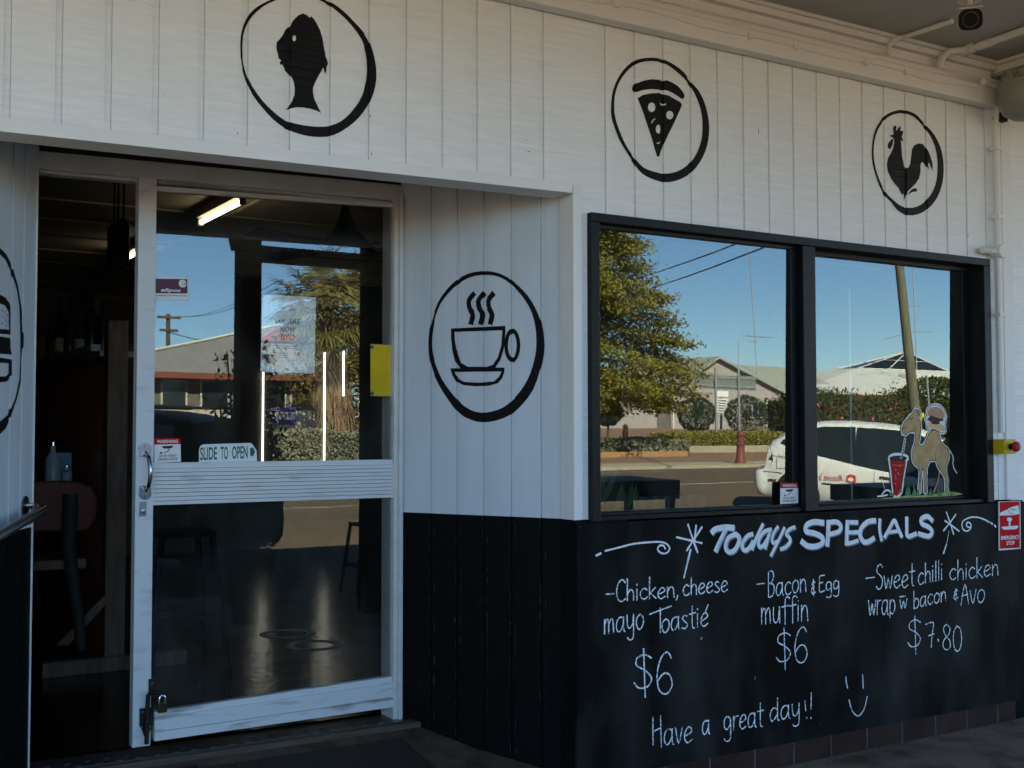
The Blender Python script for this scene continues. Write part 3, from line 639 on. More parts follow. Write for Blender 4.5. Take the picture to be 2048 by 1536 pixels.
# ------------------------------------------------------------------ awning over the footpath
awn = thing('awning', (2, -1.7, 3.4), 'flat awning with a pale painted soffit over the footpath', 'awning')
ZS = 3.36
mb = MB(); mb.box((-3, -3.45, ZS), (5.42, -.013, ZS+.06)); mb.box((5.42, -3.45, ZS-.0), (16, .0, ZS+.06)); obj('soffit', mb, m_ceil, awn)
mb = MB(); mb.box((-3, -.045, ZS-.045), (5.26, -.0125, ZS-.001)); mb.box((-3, -.065, ZS-.018), (5.26, -.0455, ZS-.0012)); obj('cornice', mb, m_trim, awn)
mb = MB(); mb.box((5.262, -3.4, ZS-.075), (5.40, -.022, ZS-.0015)); mb.box((5.235, -3.4, ZS-.02), (5.2615, -.05, ZS-.0017)); obj('cross_beam', mb, m_trim, awn, bevel=.003)
mb = MB(); mb.box((-3, -3.52, ZS-.14), (16, -3.451, ZS+.24)); obj('fascia', mb, m_trim, awn)
mb = MB(); mb.box((-3, -3.45, ZS+.061), (16, .0, ZS+.22)); obj('awning_roof', mb, m_troof, awn)
for px_, px1 in ((3.04, .085), (4.22, .2), (-2.2, .085), (12.5, .085)):
    mb = MB(); mb.box((px_-px1, -3.49, 0), (px_+px1, -3.33, ZS-.002)); po = obj('post', mb, mat('black_post_paint', (.006, .006, .006), .8, spec=.02), awn, bevel=.01)
mb = MB(); mb.tube([(2.94, -3.42, 2.88), (2.92, -3.42, 2.94), (2.93, -3.42, 3.2)], .032, 10); obj('downpipe', mb, m_dark, awn)
mb = MB(); mb.box((3.125, -3.44, 2.80), (4.019, -3.38, 2.93)); obj('tie_rail', mb, m_dark, awn)

# ------------------------------------------------------------------ chalkboard
BY = -.022
cb = thing('chalkboard', (4.0, BY, .1), 'large black chalkboard of handwritten specials below the window', 'chalkboard')
BP = planey(BY)
mb = MB(); mb.box((W(1155, 1300, BY).x, BY, .100), (W(2036, 1100, BY).x, -.001, 1.103)); obj('board_panel', mb, m_board, cb, bevel=.002)
mb = MB()
for u, v in ((1160, 1055), (1372, 1044), (1516, 1036), (1662, 1032), (1790, 1019), (1925, 1013), (1162, 1500), (1640, 1450)): mb.lathe(W(u, v, BY), [(.006, 0), (.004, .002)], 10, (0, -1, 0))
each('screw', mb, m_dark, cb)
GL = {
'a': ([[(.42,.42),(.28,.5),(.1,.42),(.03,.2),(.12,.02),(.28,.06),(.42,.3)],[(.42,.5),(.42,.1),(.5,0)]], .56),
'b': ([[(.05,1),(.06,0)],[(.06,.3),(.2,.48),(.38,.4),(.42,.2),(.3,.02),(.06,.03)]], .5),
'c': ([[(.4,.42),(.25,.5),(.08,.38),(.04,.2),(.14,.03),(.3,.02),(.42,.1)]], .48),
'd': ([[(.38,.42),(.2,.48),(.05,.3),(.06,.1),(.18,.0),(.38,.2)],[(.42,1),(.42,.1),(.5,0)]], .56),
'e': ([[(.05,.22),(.25,.27),(.4,.36),(.34,.48),(.2,.48),(.06,.3),(.06,.12),(.2,0),(.42,.1)]], .5),
'f': ([[(.45,.9),(.35,1),(.22,.92),(.2,.7),(.2,-.05)],[(.02,.5),(.4,.55)]], .42),
'g': ([[(.4,.42),(.22,.5),(.06,.38),(.06,.15),(.2,.05),(.38,.2),(.41,.45),(.42,-.2),(.32,-.38),(.15,-.38),(.05,-.3)]], .54),
'h': ([[(.05,1),(.05,0)],[(.05,.28),(.2,.48),(.34,.42),(.38,.2),(.38,0)]], .48),
'i': ([[(.08,.5),(.08,0)],[(.08,.68),(.09,.73)]], .22),
'k': ([[(.05,1),(.05,0)],[(.36,.5),(.06,.24)],[(.1,.26),(.4,0)]], .46),
'l': ([[(.08,1),(.08,0)]], .2),
'm': ([[(.05,.5),(.05,0)],[(.05,.3),(.16,.48),(.26,.4),(.28,0)],[(.28,.3),(.4,.48),(.5,.4),(.54,0)]], .66),
'n': ([[(.05,.5),(.05,0)],[(.05,.28),(.2,.48),(.34,.42),(.38,.2),(.4,0)]], .5),
'o': ([[(.25,.5),(.08,.4),(.04,.2),(.14,.02),(.3,.03),(.42,.22),(.38,.42),(.22,.5)]], .5),
'p': ([[(.05,.5),(.05,-.35)],[(.05,.35),(.2,.5),(.38,.42),(.4,.2),(.25,.03),(.06,.1)]], .5),
'q': ([[(.05,.5),(.05,-.1)],[(.05,.35),(.2,.5),(.38,.42),(.4,.2),(.25,.03),(.06,.1)]], .5),
'r': ([[(.05,.5),(.05,0)],[(.05,.28),(.15,.45),(.32,.48)]], .36),
's': ([[(.34,.45),(.18,.5),(.08,.4),(.2,.27),(.34,.15),(.24,.01),(.05,.05)]], .42),
't': ([[(.18,.9),(.18,.1),(.3,0)],[(.02,.55),(.36,.58)]], .38),
'u': ([[(.05,.5),(.05,.15),(.16,.02),(.32,.12),(.38,.5)],[(.38,.5),(.4,0)]], .5),
'v': ([[(.02,.5),(.18,0),(.36,.5)]], .42),
'w': ([[(.02,.5),(.14,0),(.28,.4),(.4,0),(.54,.5)]], .6),
'y': ([[(.05,.5),(.08,.15),(.2,.06),(.36,.2),(.4,.5)],[(.4,.5),(.4,-.2),(.3,-.38),(.14,-.36),(.08,-.28)]], .52),
'A': ([[(.02,0),(.25,1),(.46,0)],[(.08,.35),(.42,.38)]], .52),
'B': ([[(.05,1),(.05,0)],[(.05,1),(.3,.98),(.38,.78),(.25,.56),(.08,.52)],[(.1,.52),(.36,.46),(.42,.22),(.28,.02),(.05,0)]], .52),
'C': ([[(.5,.85),(.34,1),(.14,.85),(.04,.5),(.1,.15),(.28,0),(.52,.12)]], .56),
'E': ([[(.42,1),(.08,.96),(.06,.5),(.08,.04),(.44,.08)],[(.08,.52),(.36,.55)]], .5),
'H': ([[(.05,1),(.06,0)],[(.06,.42),(.45,.52)],[(.43,1.04),(.47,-.1)]], .58),
'S': ([[(.42,.88),(.28,1),(.1,.9),(.08,.68),(.28,.52),(.42,.32),(.34,.06),(.16,0),(.02,.12)]], .5),
'T': ([[(.25,1),(.25,0)]], .3),
'$': ([[(.46,.8),(.3,.88),(.1,.8),(.08,.62),(.3,.5),(.46,.32),(.36,.12),(.14,.08),(.02,.2)],[(.26,1.02),(.3,-.14)]], .56),
'0': ([[(.2,1),(.06,.75),(.05,.3),(.16,.02),(.32,.1),(.4,.5),(.34,.9),(.18,1)]], .46),
'6': ([[(.4,.86),(.3,1),(.14,.85),(.04,.45),(.1,.08),(.28,0),(.42,.2),(.36,.45),(.2,.48),(.06,.3)]], .5),
'7': ([[(.02,.95),(.4,1),(.34,.5),(.3,0)],[(.16,.48),(.44,.54)]], .46),
'8': ([[(.36,.86),(.22,1),(.08,.85),(.14,.6),(.34,.38),(.36,.12),(.2,0),(.06,.14),(.1,.38),(.3,.62),(.36,.84)]], .46),
'&': ([[(.4,.75),(.28,.82),(.14,.72),(.16,.55),(.32,.5),(.12,.45),(.06,.22),(.2,.08),(.42,.2)],[(.24,.95),(.26,-.04)]], .5),
'.': ([[(.08,.06),(.1,.02)]], .2), '!': ([[(.1,1),(.1,.35)],[(.1,.08),(.11,.03)]], .24), ',': ([[(.1,.08),(.02,-.14)]], .2), '-': ([[(.02,.4),(.32,.42)]], .4), ' ': ([], .3),
}
def word(tpl, text, l, r, H, w=.0056, slant=0.0, xh=1.0):
    art = Art(tpl.p, tpl.sc, tpl.ox, tpl.oy)
    tot = sum(GL[c][1] for c in text); k = math.hypot(r[0]-l[0], r[1]-l[1])/tot
    ux, uy = (r[0]-l[0])/(k*tot), (r[1]-l[1])/(k*tot); x = 0
    for c in text:
        st, adv = GL[c]; jy = rng.uniform(-.03, .03)
        for s_ in st:
            pts = []
            for a, b in s_:
                b2 = (b if b > .52 or b < 0 else b*xh)+jy
                if .52 < b and xh != 1: b2 = .5*xh+(b-.5)*(1-.5*xh)/.5+jy
                X = (x+a)*k + b2*H*slant
                pts.append((l[0]+X*ux, l[1]+X*uy-b2*H))
            art.stroke(pts, w, 4, jitter=.4)
        x += adv
    obj('chalk_word', art.mesh(.0012), m_chalk, cb)
L3 = Art(BP, 2.866, 1140, 1000); L4 = Art(BP, 2.763, 1600, 980)
CW = .0056
L3.stroke([(205,540),(250,537)], CW, 0); word(L3, 'Chicken,', (262,584), (628,556), 125); word(L3, 'cheese', (645,548), (908,525), 100, xh=1.25)
word(L3, 'mayo', (192,766), (428,738), 150, xh=1.15); L3.stroke([(455,655),(520,630),(580,607)], CW, 3); word(L3, 'Toastie', (490,768), (798,716), 140, xh=1.1); L3.stroke([(775,640),(790,600)], CW, 0)
word(L3, '$6', (362,1100), (602,1105), 240, .0066)
word(L3, 'Have', (468,1408), (708,1388), 158, xh=1.15); word(L3, 'a', (755,1346), (806,1340), 160); word(L3, 'great', (878,1322), (1110,1300), 150, xh=1.1); word(L3, 'day', (1142,1268), (1325,1238), 130, xh=1.2)
for p in (((1345,1150),(1350,1208)), ((1382,1105),(1380,1198)), ((1355,1245),(1357,1251)), ((1378,1245),(1380,1252)), ((755,785),(750,798)), ((1062,1013),(1059,1025))): L3.stroke(list(p), CW if p[0][0] > 1300 else .004, 0)
L3.stroke([(1068,483),(1115,477)], CW, 0); word(L3, 'Bacon', (1132,556), (1360,526), 148); word(L3, '&', (1380,548), (1410,545), 95, .006)
word(L3, 'muffin', (1092,716), (1372,690), 150, xh=1.25); word(L3, '$6', (1178,940), (1372,932), 205)
L4.stroke([(362,488),(410,482)], CW, 0); word(L4, 'Egg', (102,566), (222,550), 92, xh=1.1)
word(L4, 'Sweet', (418,552), (636,530), 136, xh=1.05); word(L4, 'chilli', (650,526), (792,492), 112, xh=1.15); word(L4, 'chicken', (824,500), (1102,472), 112, xh=1.1)
word(L4, 'wraq', (376,692), (530,688), 150, xh=1.1); word(L4, 'w', (550,656), (594,648), 100); L4.stroke([(550,590),(582,586)], .006, 0); word(L4, 'bacon', (624,656), (812,612), 98, xh=1.15)
word(L4, '&', (845,612), (878,606), 66, .006); word(L4, 'Avo', (886,640), (1026,614), 112, xh=1.3)
word(L4, '$', (592,886), (680,884), 185); word(L4, '7', (690,872), (742,868), 136); L4.stroke([(761,826),(764,834)], .009, 0); word(L4, '80', (782,882), (900,890), 140)
L4.stroke([(252,1033),(255,1065),(262,1095)], CW, 3); L4.stroke([(345,1020),(348,1095)], CW, 0); L4.stroke([(270,1160),(285,1215),(310,1245),(330,1243),(355,1205),(370,1140)], CW, 5)
for a_ in (L3, L4): each('chalk_mark', a_.mesh(.0013), m_chalk, cb)
OR = Art(BP, 2.866, 1140, 1000); OR2 = Art(BP, 2.763, 1600, 980)
OR.stroke([(150,318),(175,306)], .010, 0); OR.stroke([(200,292),(280,272),(360,252),(440,243),(510,240),(550,250),(570,275),(555,302),(525,305),(502,285),(512,262),(535,262),(545,280)], .0075, 5)
for p in (((675,140),(703,225),(730,300)), ((755,155),(710,225),(668,290)), ((610,213),(690,232),(755,247)), ((722,145),(712,235)), ((690,285),(672,360),(652,445))): OR.stroke(list(p), .0085, 3, jitter=.5)
for p in (((808,122),(828,180),(848,245)), ((860,135),(828,180),(792,225)), ((800,170),(840,198),(878,228)), ((808,300),(792,350))): OR2.stroke(list(p), .0085, 3, jitter=.5)
OR2.stroke([(822,225),(810,295)], .003, 0)
OR2.stroke([(940,205),(926,205),(918,190),(928,178),(942,188),(942,210),(925,226),(905,222),(894,200),(900,172),(935,153),(975,150),(1015,162),(1045,178)], .0075, 5); OR2.stroke([(1054,182),(1063,188)], .010, 0); OR2.stroke([(1074,194),(1081,204)], .009, 0)
obj('chalk_flourish', OR.mesh(.0013), m_lett, cb); obj('chalk_flourish', OR2.mesh(.0013), m_lett, cb)
TS = [([(98,222),(120,200),(160,188),(215,182),(270,188)], 46), ([(205,205),(180,260),(155,310),(128,372)], 40), ([(290,240),(240,262),(212,310),(212,360),(240,385),(280,370),(312,315),(318,265),(292,240)], 40),
      ([(425,238),(385,255),(350,305),(345,350),(370,372),(405,345),(430,300)], 36), ([(512,158),(480,225),(450,290),(425,360)], 30), ([(578,200),(530,215),(490,262),(475,315),(490,345),(520,325),(545,285)], 32), ([(572,205),(555,270),(532,352)], 30),
      ([(635,180),(605,225),(588,275),(597,310),(625,300)], 30), ([(688,188),(655,260),(620,330),(580,412)], 28), ([(772,182),(730,200),(705,238),(730,268),(735,300),(705,340),(660,360)], 32),
      ([(1005,145),(930,138),(870,165),(868,215),(935,232),(995,262),(1000,310),(945,338),(880,335),(832,300)], 46), ([(1050,135),(1046,230),(1040,325)], 44), ([(1050,142),(1115,138),(1150,170),(1135,215),(1060,240)], 40),
      ([(1205,135),(1200,230),(1198,318)], 42), ([(1205,140),(1285,142)], 36), ([(1205,225),(1288,222)], 34), ([(1200,315),(1240,308),(1288,292)], 34), ([(1430,128),(1370,138),(1318,190),(1310,250),(1335,298),(1375,300),(1420,272)], 44),
      ([(1470,120),(1468,200),(1484,285)], 34), ([(1510,262),(1550,190),(1588,125),(1615,180),(1648,255)], 36), ([(1545,222),(1620,212)], 28), ([(1690,105),(1690,180),(1698,255),(1765,235)], 38), ([(1898,125),(1860,92),(1812,112),(1815,152),(1870,180),(1898,215),(1870,255),(1790,235)], 42)]
T1 = Art(BP, 4.096, 1400, 1010); T2 = Art(BP, 4.096, 1400, 1010)
pxm = 1/(4.096*440)
for pts, w_ in TS:
    T1.stroke(pts, w_*pxm*.98, 5, jitter=.1); T2.stroke([(x+7, y+9) for x, y in pts], w_*pxm*1.0, 5, jitter=.1)
obj('shadow_lettering', T2.mesh(.0009), m_shad, cb); obj('headline_lettering', T1.mesh(.0016), m_lett, cb)
IN = Art(BP, 4.096, 1400, 1010)
for pts in ([(210,215),(160,320),(140,365)], [(285,262),(235,290),(218,350),(240,372)], [(420,262),(370,310),(362,350)], [(575,222),(505,270),(490,325)], [(632,192),(603,260),(600,300)], [(770,190),(712,235)], [(720,300),(662,345)]): IN.stroke(pts, .0022, 4)
each('inner_stroke', IN.mesh(.0021), m_shad, cb)

# ------------------------------------------------------------------ stickers, signs and fittings on the front
def card(name, px, y, thick, m, parent, **k):
    mb = MB(); mb.slab(px, y, thick); return obj(name, mb, m, parent, **k)
def art(name, pl_, off, m, parent, sc, ox, oy, fn):
    a = Art(pl_, sc, ox, oy); fn(a); return obj(name, a.mesh(off), m, parent)
YS = YD-.004; PS = planey(YS)
def warning(px, y, label, sc, ox, oy, k):
    """k = corner pixels TL TR BR BL in zoomed pixels"""
    tl, tr, br, bl = k
    L = lambda a, b: tuple((tl[i]*(1-a)+tr[i]*a)*(1-b)+(bl[i]*(1-a)+br[i]*a)*b for i in (0, 1))
    q = lambda p: (ox+p[0]/sc, oy+p[1]/sc)
    t = thing('warning_sticker', W(*q(L(.5, .5)), y), label, 'sticker')
    card('backing', [q(p) for p in k], y, .001, m_white_pl, t)
    P_ = planey(y)
    art('red_band', P_, .0006, m_red, t, sc, ox, oy, lambda a: a.fill([[tl, tr, L(1, .24), L(0, .24)]]))
    art('heading', P_, .0012, m_white_pl, t, sc, ox, oy, lambda a: a.type('WARNING', L(.1, .06), L(.9, .06), L(.9, .19), L(.1, .19), bold=.02))
    def ink(a):
        a.fill([[L(.28, .31), L(.72, .29), L(.70, .35), L(.62, .40), L(.36, .40)]]); a.fill([[L(.55, .42), L(.60, .42), L(.50, .53), L(.38, .57), L(.36, .55), L(.48, .51)]]); a.fill([[L(.22, .52), L(.26, .53), L(.34, .56), L(.26, .60), L(.22, .61)]])
        a.type('24 HR VIDEO', L(.17, .64), L(.83, .63), L(.83, .72), L(.17, .73), bold=.01); a.type('SURVEILLANCE', L(.12, .77), L(.88, .76), L(.88, .85), L(.12, .86), bold=.01)
        a.fill([[L(0, .93), L(1, .93), L(1, 1), L(0, 1)]])
    art('printing', P_, .0009, m_ink, t, sc, ox, oy, ink)
    return t
warning(None, YS, 'red and white camera warning sticker on the sliding door beside its handle', 7.314, 260, 860, [(352, 122), (738, 118), (745, 490), (356, 505)])
tw = warning(None, .006, 'red and white camera warning sticker at the lower corner of the window', 4.267, 1480, 780, [(345, 792), (496, 790), (496, 978), (343, 986)])
t = thing('slide_sign', W(455, 905, YS), 'white sign with green lettering and arrow on the sliding door', 'sign')
q7 = lambda p: (260+p[0]/7.314, 860+p[1]/7.314)
card('backing', [q7(p) for p in ((1010, 290), (1030, 235), (1070, 210), (1750, 188), (1785, 200), (1850, 300), (1858, 455), (1010, 488))], YS, .001, m_white_pl, t)
def f_(a):
    a.type('SLIDE', (1025, 255), (1272, 245), (1272, 435), (1025, 445), bold=.02); a.type('TO', (1325, 243), (1432, 240), (1432, 430), (1325, 433), bold=.02); a.type('OPEN', (1490, 238), (1720, 230), (1720, 418), (1490, 425), bold=.02)
    a.fill([[(1755, 262), (1790, 260), (1790, 238), (1830, 315), (1795, 400), (1793, 378), (1757, 380)]])
art('lettering', PS, .0008, m_green, t, 7.314, 260, 860, f_)
t = thing('payment_sticker', W(340, 577, YS), 'plum and white card payment sticker high on the sliding door', 'sticker')
q5 = lambda p: (300+p[0]/5.689, 540+p[1]/5.689)
card('backing', [q5(p) for p in ((40, 70), (435, 82), (440, 347), (40, 338))], YS, .001, m_white_pl, t)
art('plum_panel', PS, .0006, m_plum, t, 5.689, 300, 540, lambda a: a.fill([[(46, 98), (425, 104), (425, 268), (46, 264)]]))
def f_(a):
    a.type('eftpos', (122, 205), (350, 212), (350, 262), (122, 258), shear=.3, bold=.03); a.type('e', (325, 108), (415, 110), (415, 200), (325, 198), bold=.08)
art('lettering', PS, .0011, m_white_pl, t, 5.689, 300, 540, f_)
art('small_print', PS, .0007, m_ink, t, 5.689, 300, 540, lambda a: a.type('Participating Cards Welcome Here', (52, 280), (420, 285), (420, 305), (52, 299), bold=.015))
YP = YD+.004
t = thing('notice_poster', W(575, 665, YP), 'faded white paper poster taped inside the sliding door glass', 'poster')
card('paper', [q5(p) for p in ((1285, 280), (1888, 312), (1872, 1178), (1255, 1160))], YP, .001, m_poster, t)
def f_(a):
    a.type('TARA CAFE', (1500, 433), (1655, 438), (1655, 462), (1500, 457)); a.type('WE ARE', (1425, 565), (1715, 560), (1715, 620), (1425, 615), shear=.25, bold=.015); a.type('NOW', (1480, 650), (1662, 648), (1662, 705), (1480, 703), shear=.25, bold=.015); a.type('BYO', (1480, 732), (1648, 732), (1648, 800), (1480, 798), shear=.25, bold=.015)
    a.type('18+', (1648, 935), (1750, 938), (1750, 988), (1648, 984)); 
    for y, x0, x1 in ((860, 1370, 1675), (884, 1430, 1640)): a.stroke([(x0, y), (x1, y+8)], .003, 0)
    for y in (940, 966, 990): a.stroke([(1365, y), (1570, y+6)], .0025, 0)
    for p in ([(1330,800),(1300,850),(1275,890)], [(1360,850),(1310,890),(1280,905)], [(1400,985),(1340,975),(1290,960)], [(1435,1030),(1370,1010),(1290,985)], [(1410,1060),(1340,1040),(1285,1010)]): a.stroke(p, .016, 4, taper=True)
art('printing', planey(YP), .0006, mat('grey_ink', (.035, .04, .045), .5), t, 5.689, 300, 540, f_)
t = thing('yellow_notice', W(765, 740, YP), 'plain yellow card held by two blue tacks inside the door glass', 'notice')
card('card', [(741, 688), (792, 690), (792, 793), (741, 792)], YP, .001, m_yel, t)
mb = MB()
for u, v in ((744, 694), (744, 787)): mb.lathe(W(u, v, YP), [(.009, 0), (.008, .003), (.003, .004)], 12, (0, -1, 0))
each('tack', mb, mat('blue_tack', (.08, .16, .2), .6), t)
# emergency stop sign and button
q2 = lambda p: (1940+p[0]/5.4857, 840+p[1]/5.4857)
SY = BY-.010
t = thing('emergency_stop_sign', W(2020, 1050, SY), 'tall red and white emergency stop sign fixed at the right end of the chalkboard', 'sign')
card('backing', [q2(p) for p in ((318, 895), (552, 888), (556, 1412), (322, 1432))], SY, .006, m_white_pl, t)
card('red_face', [q2(p) for p in ((328, 900), (545, 893), (547, 1402), (330, 1412))], SY-.0012, .0011, m_red, t)
def f_(a):
    a.fill([[(325, 1020), (410, 978), (430, 962), (528, 935), (540, 1030), (470, 1045), (325, 1048)]]); a.fill([ell(432, 1090, 28, 22)]); a.fill([[(424, 1095), (442, 1095), (442, 1170), (424, 1170)]])
    a.fill([[(342, 1172), (530, 1158), (522, 1185), (500, 1198), (380, 1204), (355, 1196)]])
    a.type('EMERGENCY', (340, 1272), (540, 1262), (540, 1305), (340, 1316), bold=.03); a.type('STOP', (398, 1330), (488, 1325), (488, 1368), (398, 1374), bold=.03)
art('lettering', planey(SY-.0012), .0008, m_white_pl, t, 5.4857, 1940, 840, f_)
art('outline', planey(SY-.0012), .0013, m_ink, t, 5.4857, 1940, 840, lambda a: (a.stroke([(410, 978), (430, 1010), (470, 1042)], .003, 4), a.stroke([(430, 962), (470, 985), (500, 980)], .003, 4)))
c0 = W(*q2((330, 300)), -.03)
t = thing('emergency_stop_button', (5.31, -.03, 1.42), 'yellow box with a red mushroom push button beside the window frame', 'push button')
zb = W(*q2((390, 372)), -.08).z; zt2 = W(*q2((390, 212)), -.08).z; xb_ = W(*q2((382, 300)), -.095).x
mb = MB(); mb.box((xb_-.002, -.095, zb), (xb_+.088, -.021, zt2)); obj('box', mb, m_yplas, t, bevel=.003)
zc = (zb+zt2)/2; xc = xb_+.045
mb = MB(); mb.lathe((xc, -.095, zc), [(.016, 0), (.016, .022)], 16, (0, -1, 0)); obj('collar', mb, m_dark, t)
mb = MB(); mb.lathe((xc, -.117, zc), [(.014, 0), (.026, .004), (.027, .012), (.022, .020), (.010, .024)], 20, (0, -1, 0)); obj('push_button', mb, m_rplas, t)
# conduit down the corner with its junction cap
xp = W(1998, 600, -.04).x
t = thing('conduit_pipe', (xp, -.04, 2.0), 'cream painted conduit pipe running down the corner board with a round junction cap', 'conduit')
zt = W(1995, 190, -.045).z
mb = MB(); mb.tube([(xp-.16, -.088, zt+.03), (xp-.06, -.088, zt+.032), (xp-.02, -.085, zt+.02), (xp, -.075, zt-.02), (xp, -.05, zt-.10), (xp, -.042, zt-.2), (xp, -.042, 2.0), (xp, -.042, 1.46)], .017, 12); obj('pipe', mb, m_conduit, t)
zj = W(2000, 503, -.05).z
mb = MB(); mb.lathe((xp, -.02, zj), [(.036, 0), (.036, .05), (.033, .054)], 20, (0, -1, 0)); mb.tube([(xp-.03, -.042, zj), (xp-.13, -.042, zj)], .016, 12)
for k in range(7): mb.tube([(xp-.06-.01*k, -.042, zj), (xp-.064-.01*k, -.042, zj)], .019, 12)
obj('junction_cap', mb, m_conduit, t)
mb = MB()
for z in (2.05, 2.55, 2.9): mb.box((xp-.024, -.064, z), (xp+.024, -.0205, z+.018))
each('clip', mb, m_conduit, t, bevel=.002)
# cables and pipes along the ledge
t = thing('surface_conduit', (3.2, -.05, 3.25), 'thin painted conduit lying along the top of the ledge board', 'conduit')
mb = MB(); xe = W(1890, 165, -.05).x
mb.tube([(-1.5, -.055, ZB1+.017), (xe-.05, -.055, ZB1+.017), (xe, -.055, ZB1+.017)], .022, 10); obj('pipe', mb, m_conduit, t)
t = thing('sagging_cable', (3.2, -.08, 3.19), 'thin cable clipped along the face of the ledge board', 'cable')
mb = MB(); pts = []; x = .5
while x < 5.1:
    pts.append((x, -.0785, 3.178+.010*math.sin(x*9)*(.3+.7*math.sin(x*1.7)**2))); x += .06
mb.tube(pts, .0032, 6); obj('cable', mb, m_conduit, t)
mb = MB()
for u, v in ((1128, 10), (1230, 33), (1498, 95), (1590, 112), (1730, 142), (1810, 160)):
    p = W(u, v, -.075); mb.box((p.x-.012, -.088, 3.168), (p.x+.012, -.0755, 3.192))
each('cable_clip', mb, m_conduit, t, bevel=.002)
def soffit_pipe(name, pxs, r, label):
    t = thing(name, (0, 0, 0), label, 'conduit'); mb = MB(); mb.tube(pxs, r, 12); obj('pipe', mb, m_conduit, t); return t
def on_soffit(u, v, drop): p = G(u, v, ZS-drop); return p
a0 = on_soffit(1905, 42, .014); b0 = on_soffit(1808, 74, .014); x_ = W(1776, 130, -.04).x
t = soffit_pipe('camera_conduit', [a0, b0, b0.lerp(Vector((x_, -.05, ZS-.03)), .45), b0.lerp(Vector((x_, -.05, ZS-.03)), .8)+Vector((0, 0, -.008)), (x_, -.045, ZS-.06), (x_, -.042, ZB1)], .012, 'slim conduit running from the security camera over the soffit to the wall')
t.location = (0, 0, 0)
a0 = on_soffit(2100, 42, .02); b0 = on_soffit(1940, 98, .02); x_ = W(1877, 150, -.04).x
t = soffit_pipe('soffit_conduit', [a0, b0, b0.lerp(Vector((x_, -.05, ZS-.03)), .4), b0.lerp(Vector((x_, -.06, ZS-.03)), .75), (x_+.01, -.055, ZS-.055), (x_, -.048, ZS-.09), (x_, -.045, ZB1)], .018, 'thicker conduit with couplings curving off the soffit down to the ledge board')
mb = MB(); d_ = (a0-b0).normalized(); mb.tube([b0+d_*.05, b0+d_*.12], .0225, 12); mb.box((b0.x-.02, b0.y-.03, ZS-.045), (b0.x+.0, b0.y+.03, ZS-.001)); each('coupling', mb, m_conduit, t)
# security camera
zc_ = ZS-.13
c = G(1941, 39, zc_); t = thing('security_camera', (c.x, c.y, ZS), 'white bullet security camera with a black face under the awning soffit', 'camera')
dirc = (CAMP+Vector((.25, 0, -.3))-c).normalized()
e1 = dirc.cross(Vector((0, 0, 1))).normalized(); e2 = e1.cross(dirc)
def rr(h, w_, rad, d): 
    o = []
    for cx_, cy2, a0_ in ((w_-rad, h-rad, 0), (-w_+rad, h-rad, 90), (-w_+rad, -h+rad, 180), (w_-rad, -h+rad, 270)):
        for k in range(5): a = math.radians(a0_+k*22.5); o.append(c+e1*(cx_+rad*math.cos(a))+e2*(cy2+rad*math.sin(a))+dirc*d)
    return o
mb = MB(); mb.prism(rr(.045, .050, .03, 0), rr(.043, .046, .03, -.16)); mb.tube([c-dirc*.08+e2*.03, c-dirc*.11+Vector((0, 0, .08)), Vector((c.x, c.y, ZS))-dirc*.09], .016, 10)
pz = Vector((c.x, c.y, ZS-.018)); mb.lathe(pz-Vector((dirc.x, dirc.y, 0))*.1, [(.05, 0), (.05, .017)], 20); q_ = [c+e1*sx_*.052+e2*.047+dirc*.012 for sx_ in (-1, 1)]+[c+e1*sx_*.046+e2*.054+dirc*.008 for sx_ in (1, -1)]; mb.prism(q_, [p-dirc*.14 for p in q_]); obj('housing', mb, m_camw, t)
mb = MB(); mb.prism(rr(.044, .049, .03, .004), rr(.044, .049, .03, -.001)); obj('face', mb, m_camb, t)
mb = MB()
for k in range(22):
    a = 2*math.pi*k/22; mb.lathe(c+e1*.031*math.cos(a)+e2*.031*math.sin(a)+dirc*.004, [(.0022, 0), (.0016, .001)], 8, dirc)
each('infrared_led', mb, m_led, t)
# drum fitting at the right
c = W(2052, 190, -.22)
t = thing('drum_fitting', (c.x, c.y, c.z), 'big cream enamelled drum with a rounded underside beneath the awning corner', 'light fitting')
mb = MB(); rr_ = .135; mb.lathe((c.x, c.y, c.z-.125), [(.02, 0), (.07, .008), (.11, .035), (.13, .075), (rr_, .12), (rr_, .165), (rr_*.98, .185)], 36); obj('drum', mb, m_cream, t)
mb = MB(); mb.lathe((c.x, c.y, c.z+.058), [(.118, 0), (.118, .03), (.122, .04)], 30); mb.box((c.x-.115, c.y-.12, c.z+.098), (c.x+.12, c.y+.12, ZS-.10)); obj('mounting_block', mb, m_crust, t)
mb = MB(); mb.box((c.x+.0, c.y+.13, c.z-.10), (c.x+.035, c.y+.165, c.z-.05)); mb.tube([(c.x+.02, c.y+.1, c.z-.07), (c.x+.02, -.02, c.z-.07)], .011, 8); obj('bracket', mb, m_dark, t)
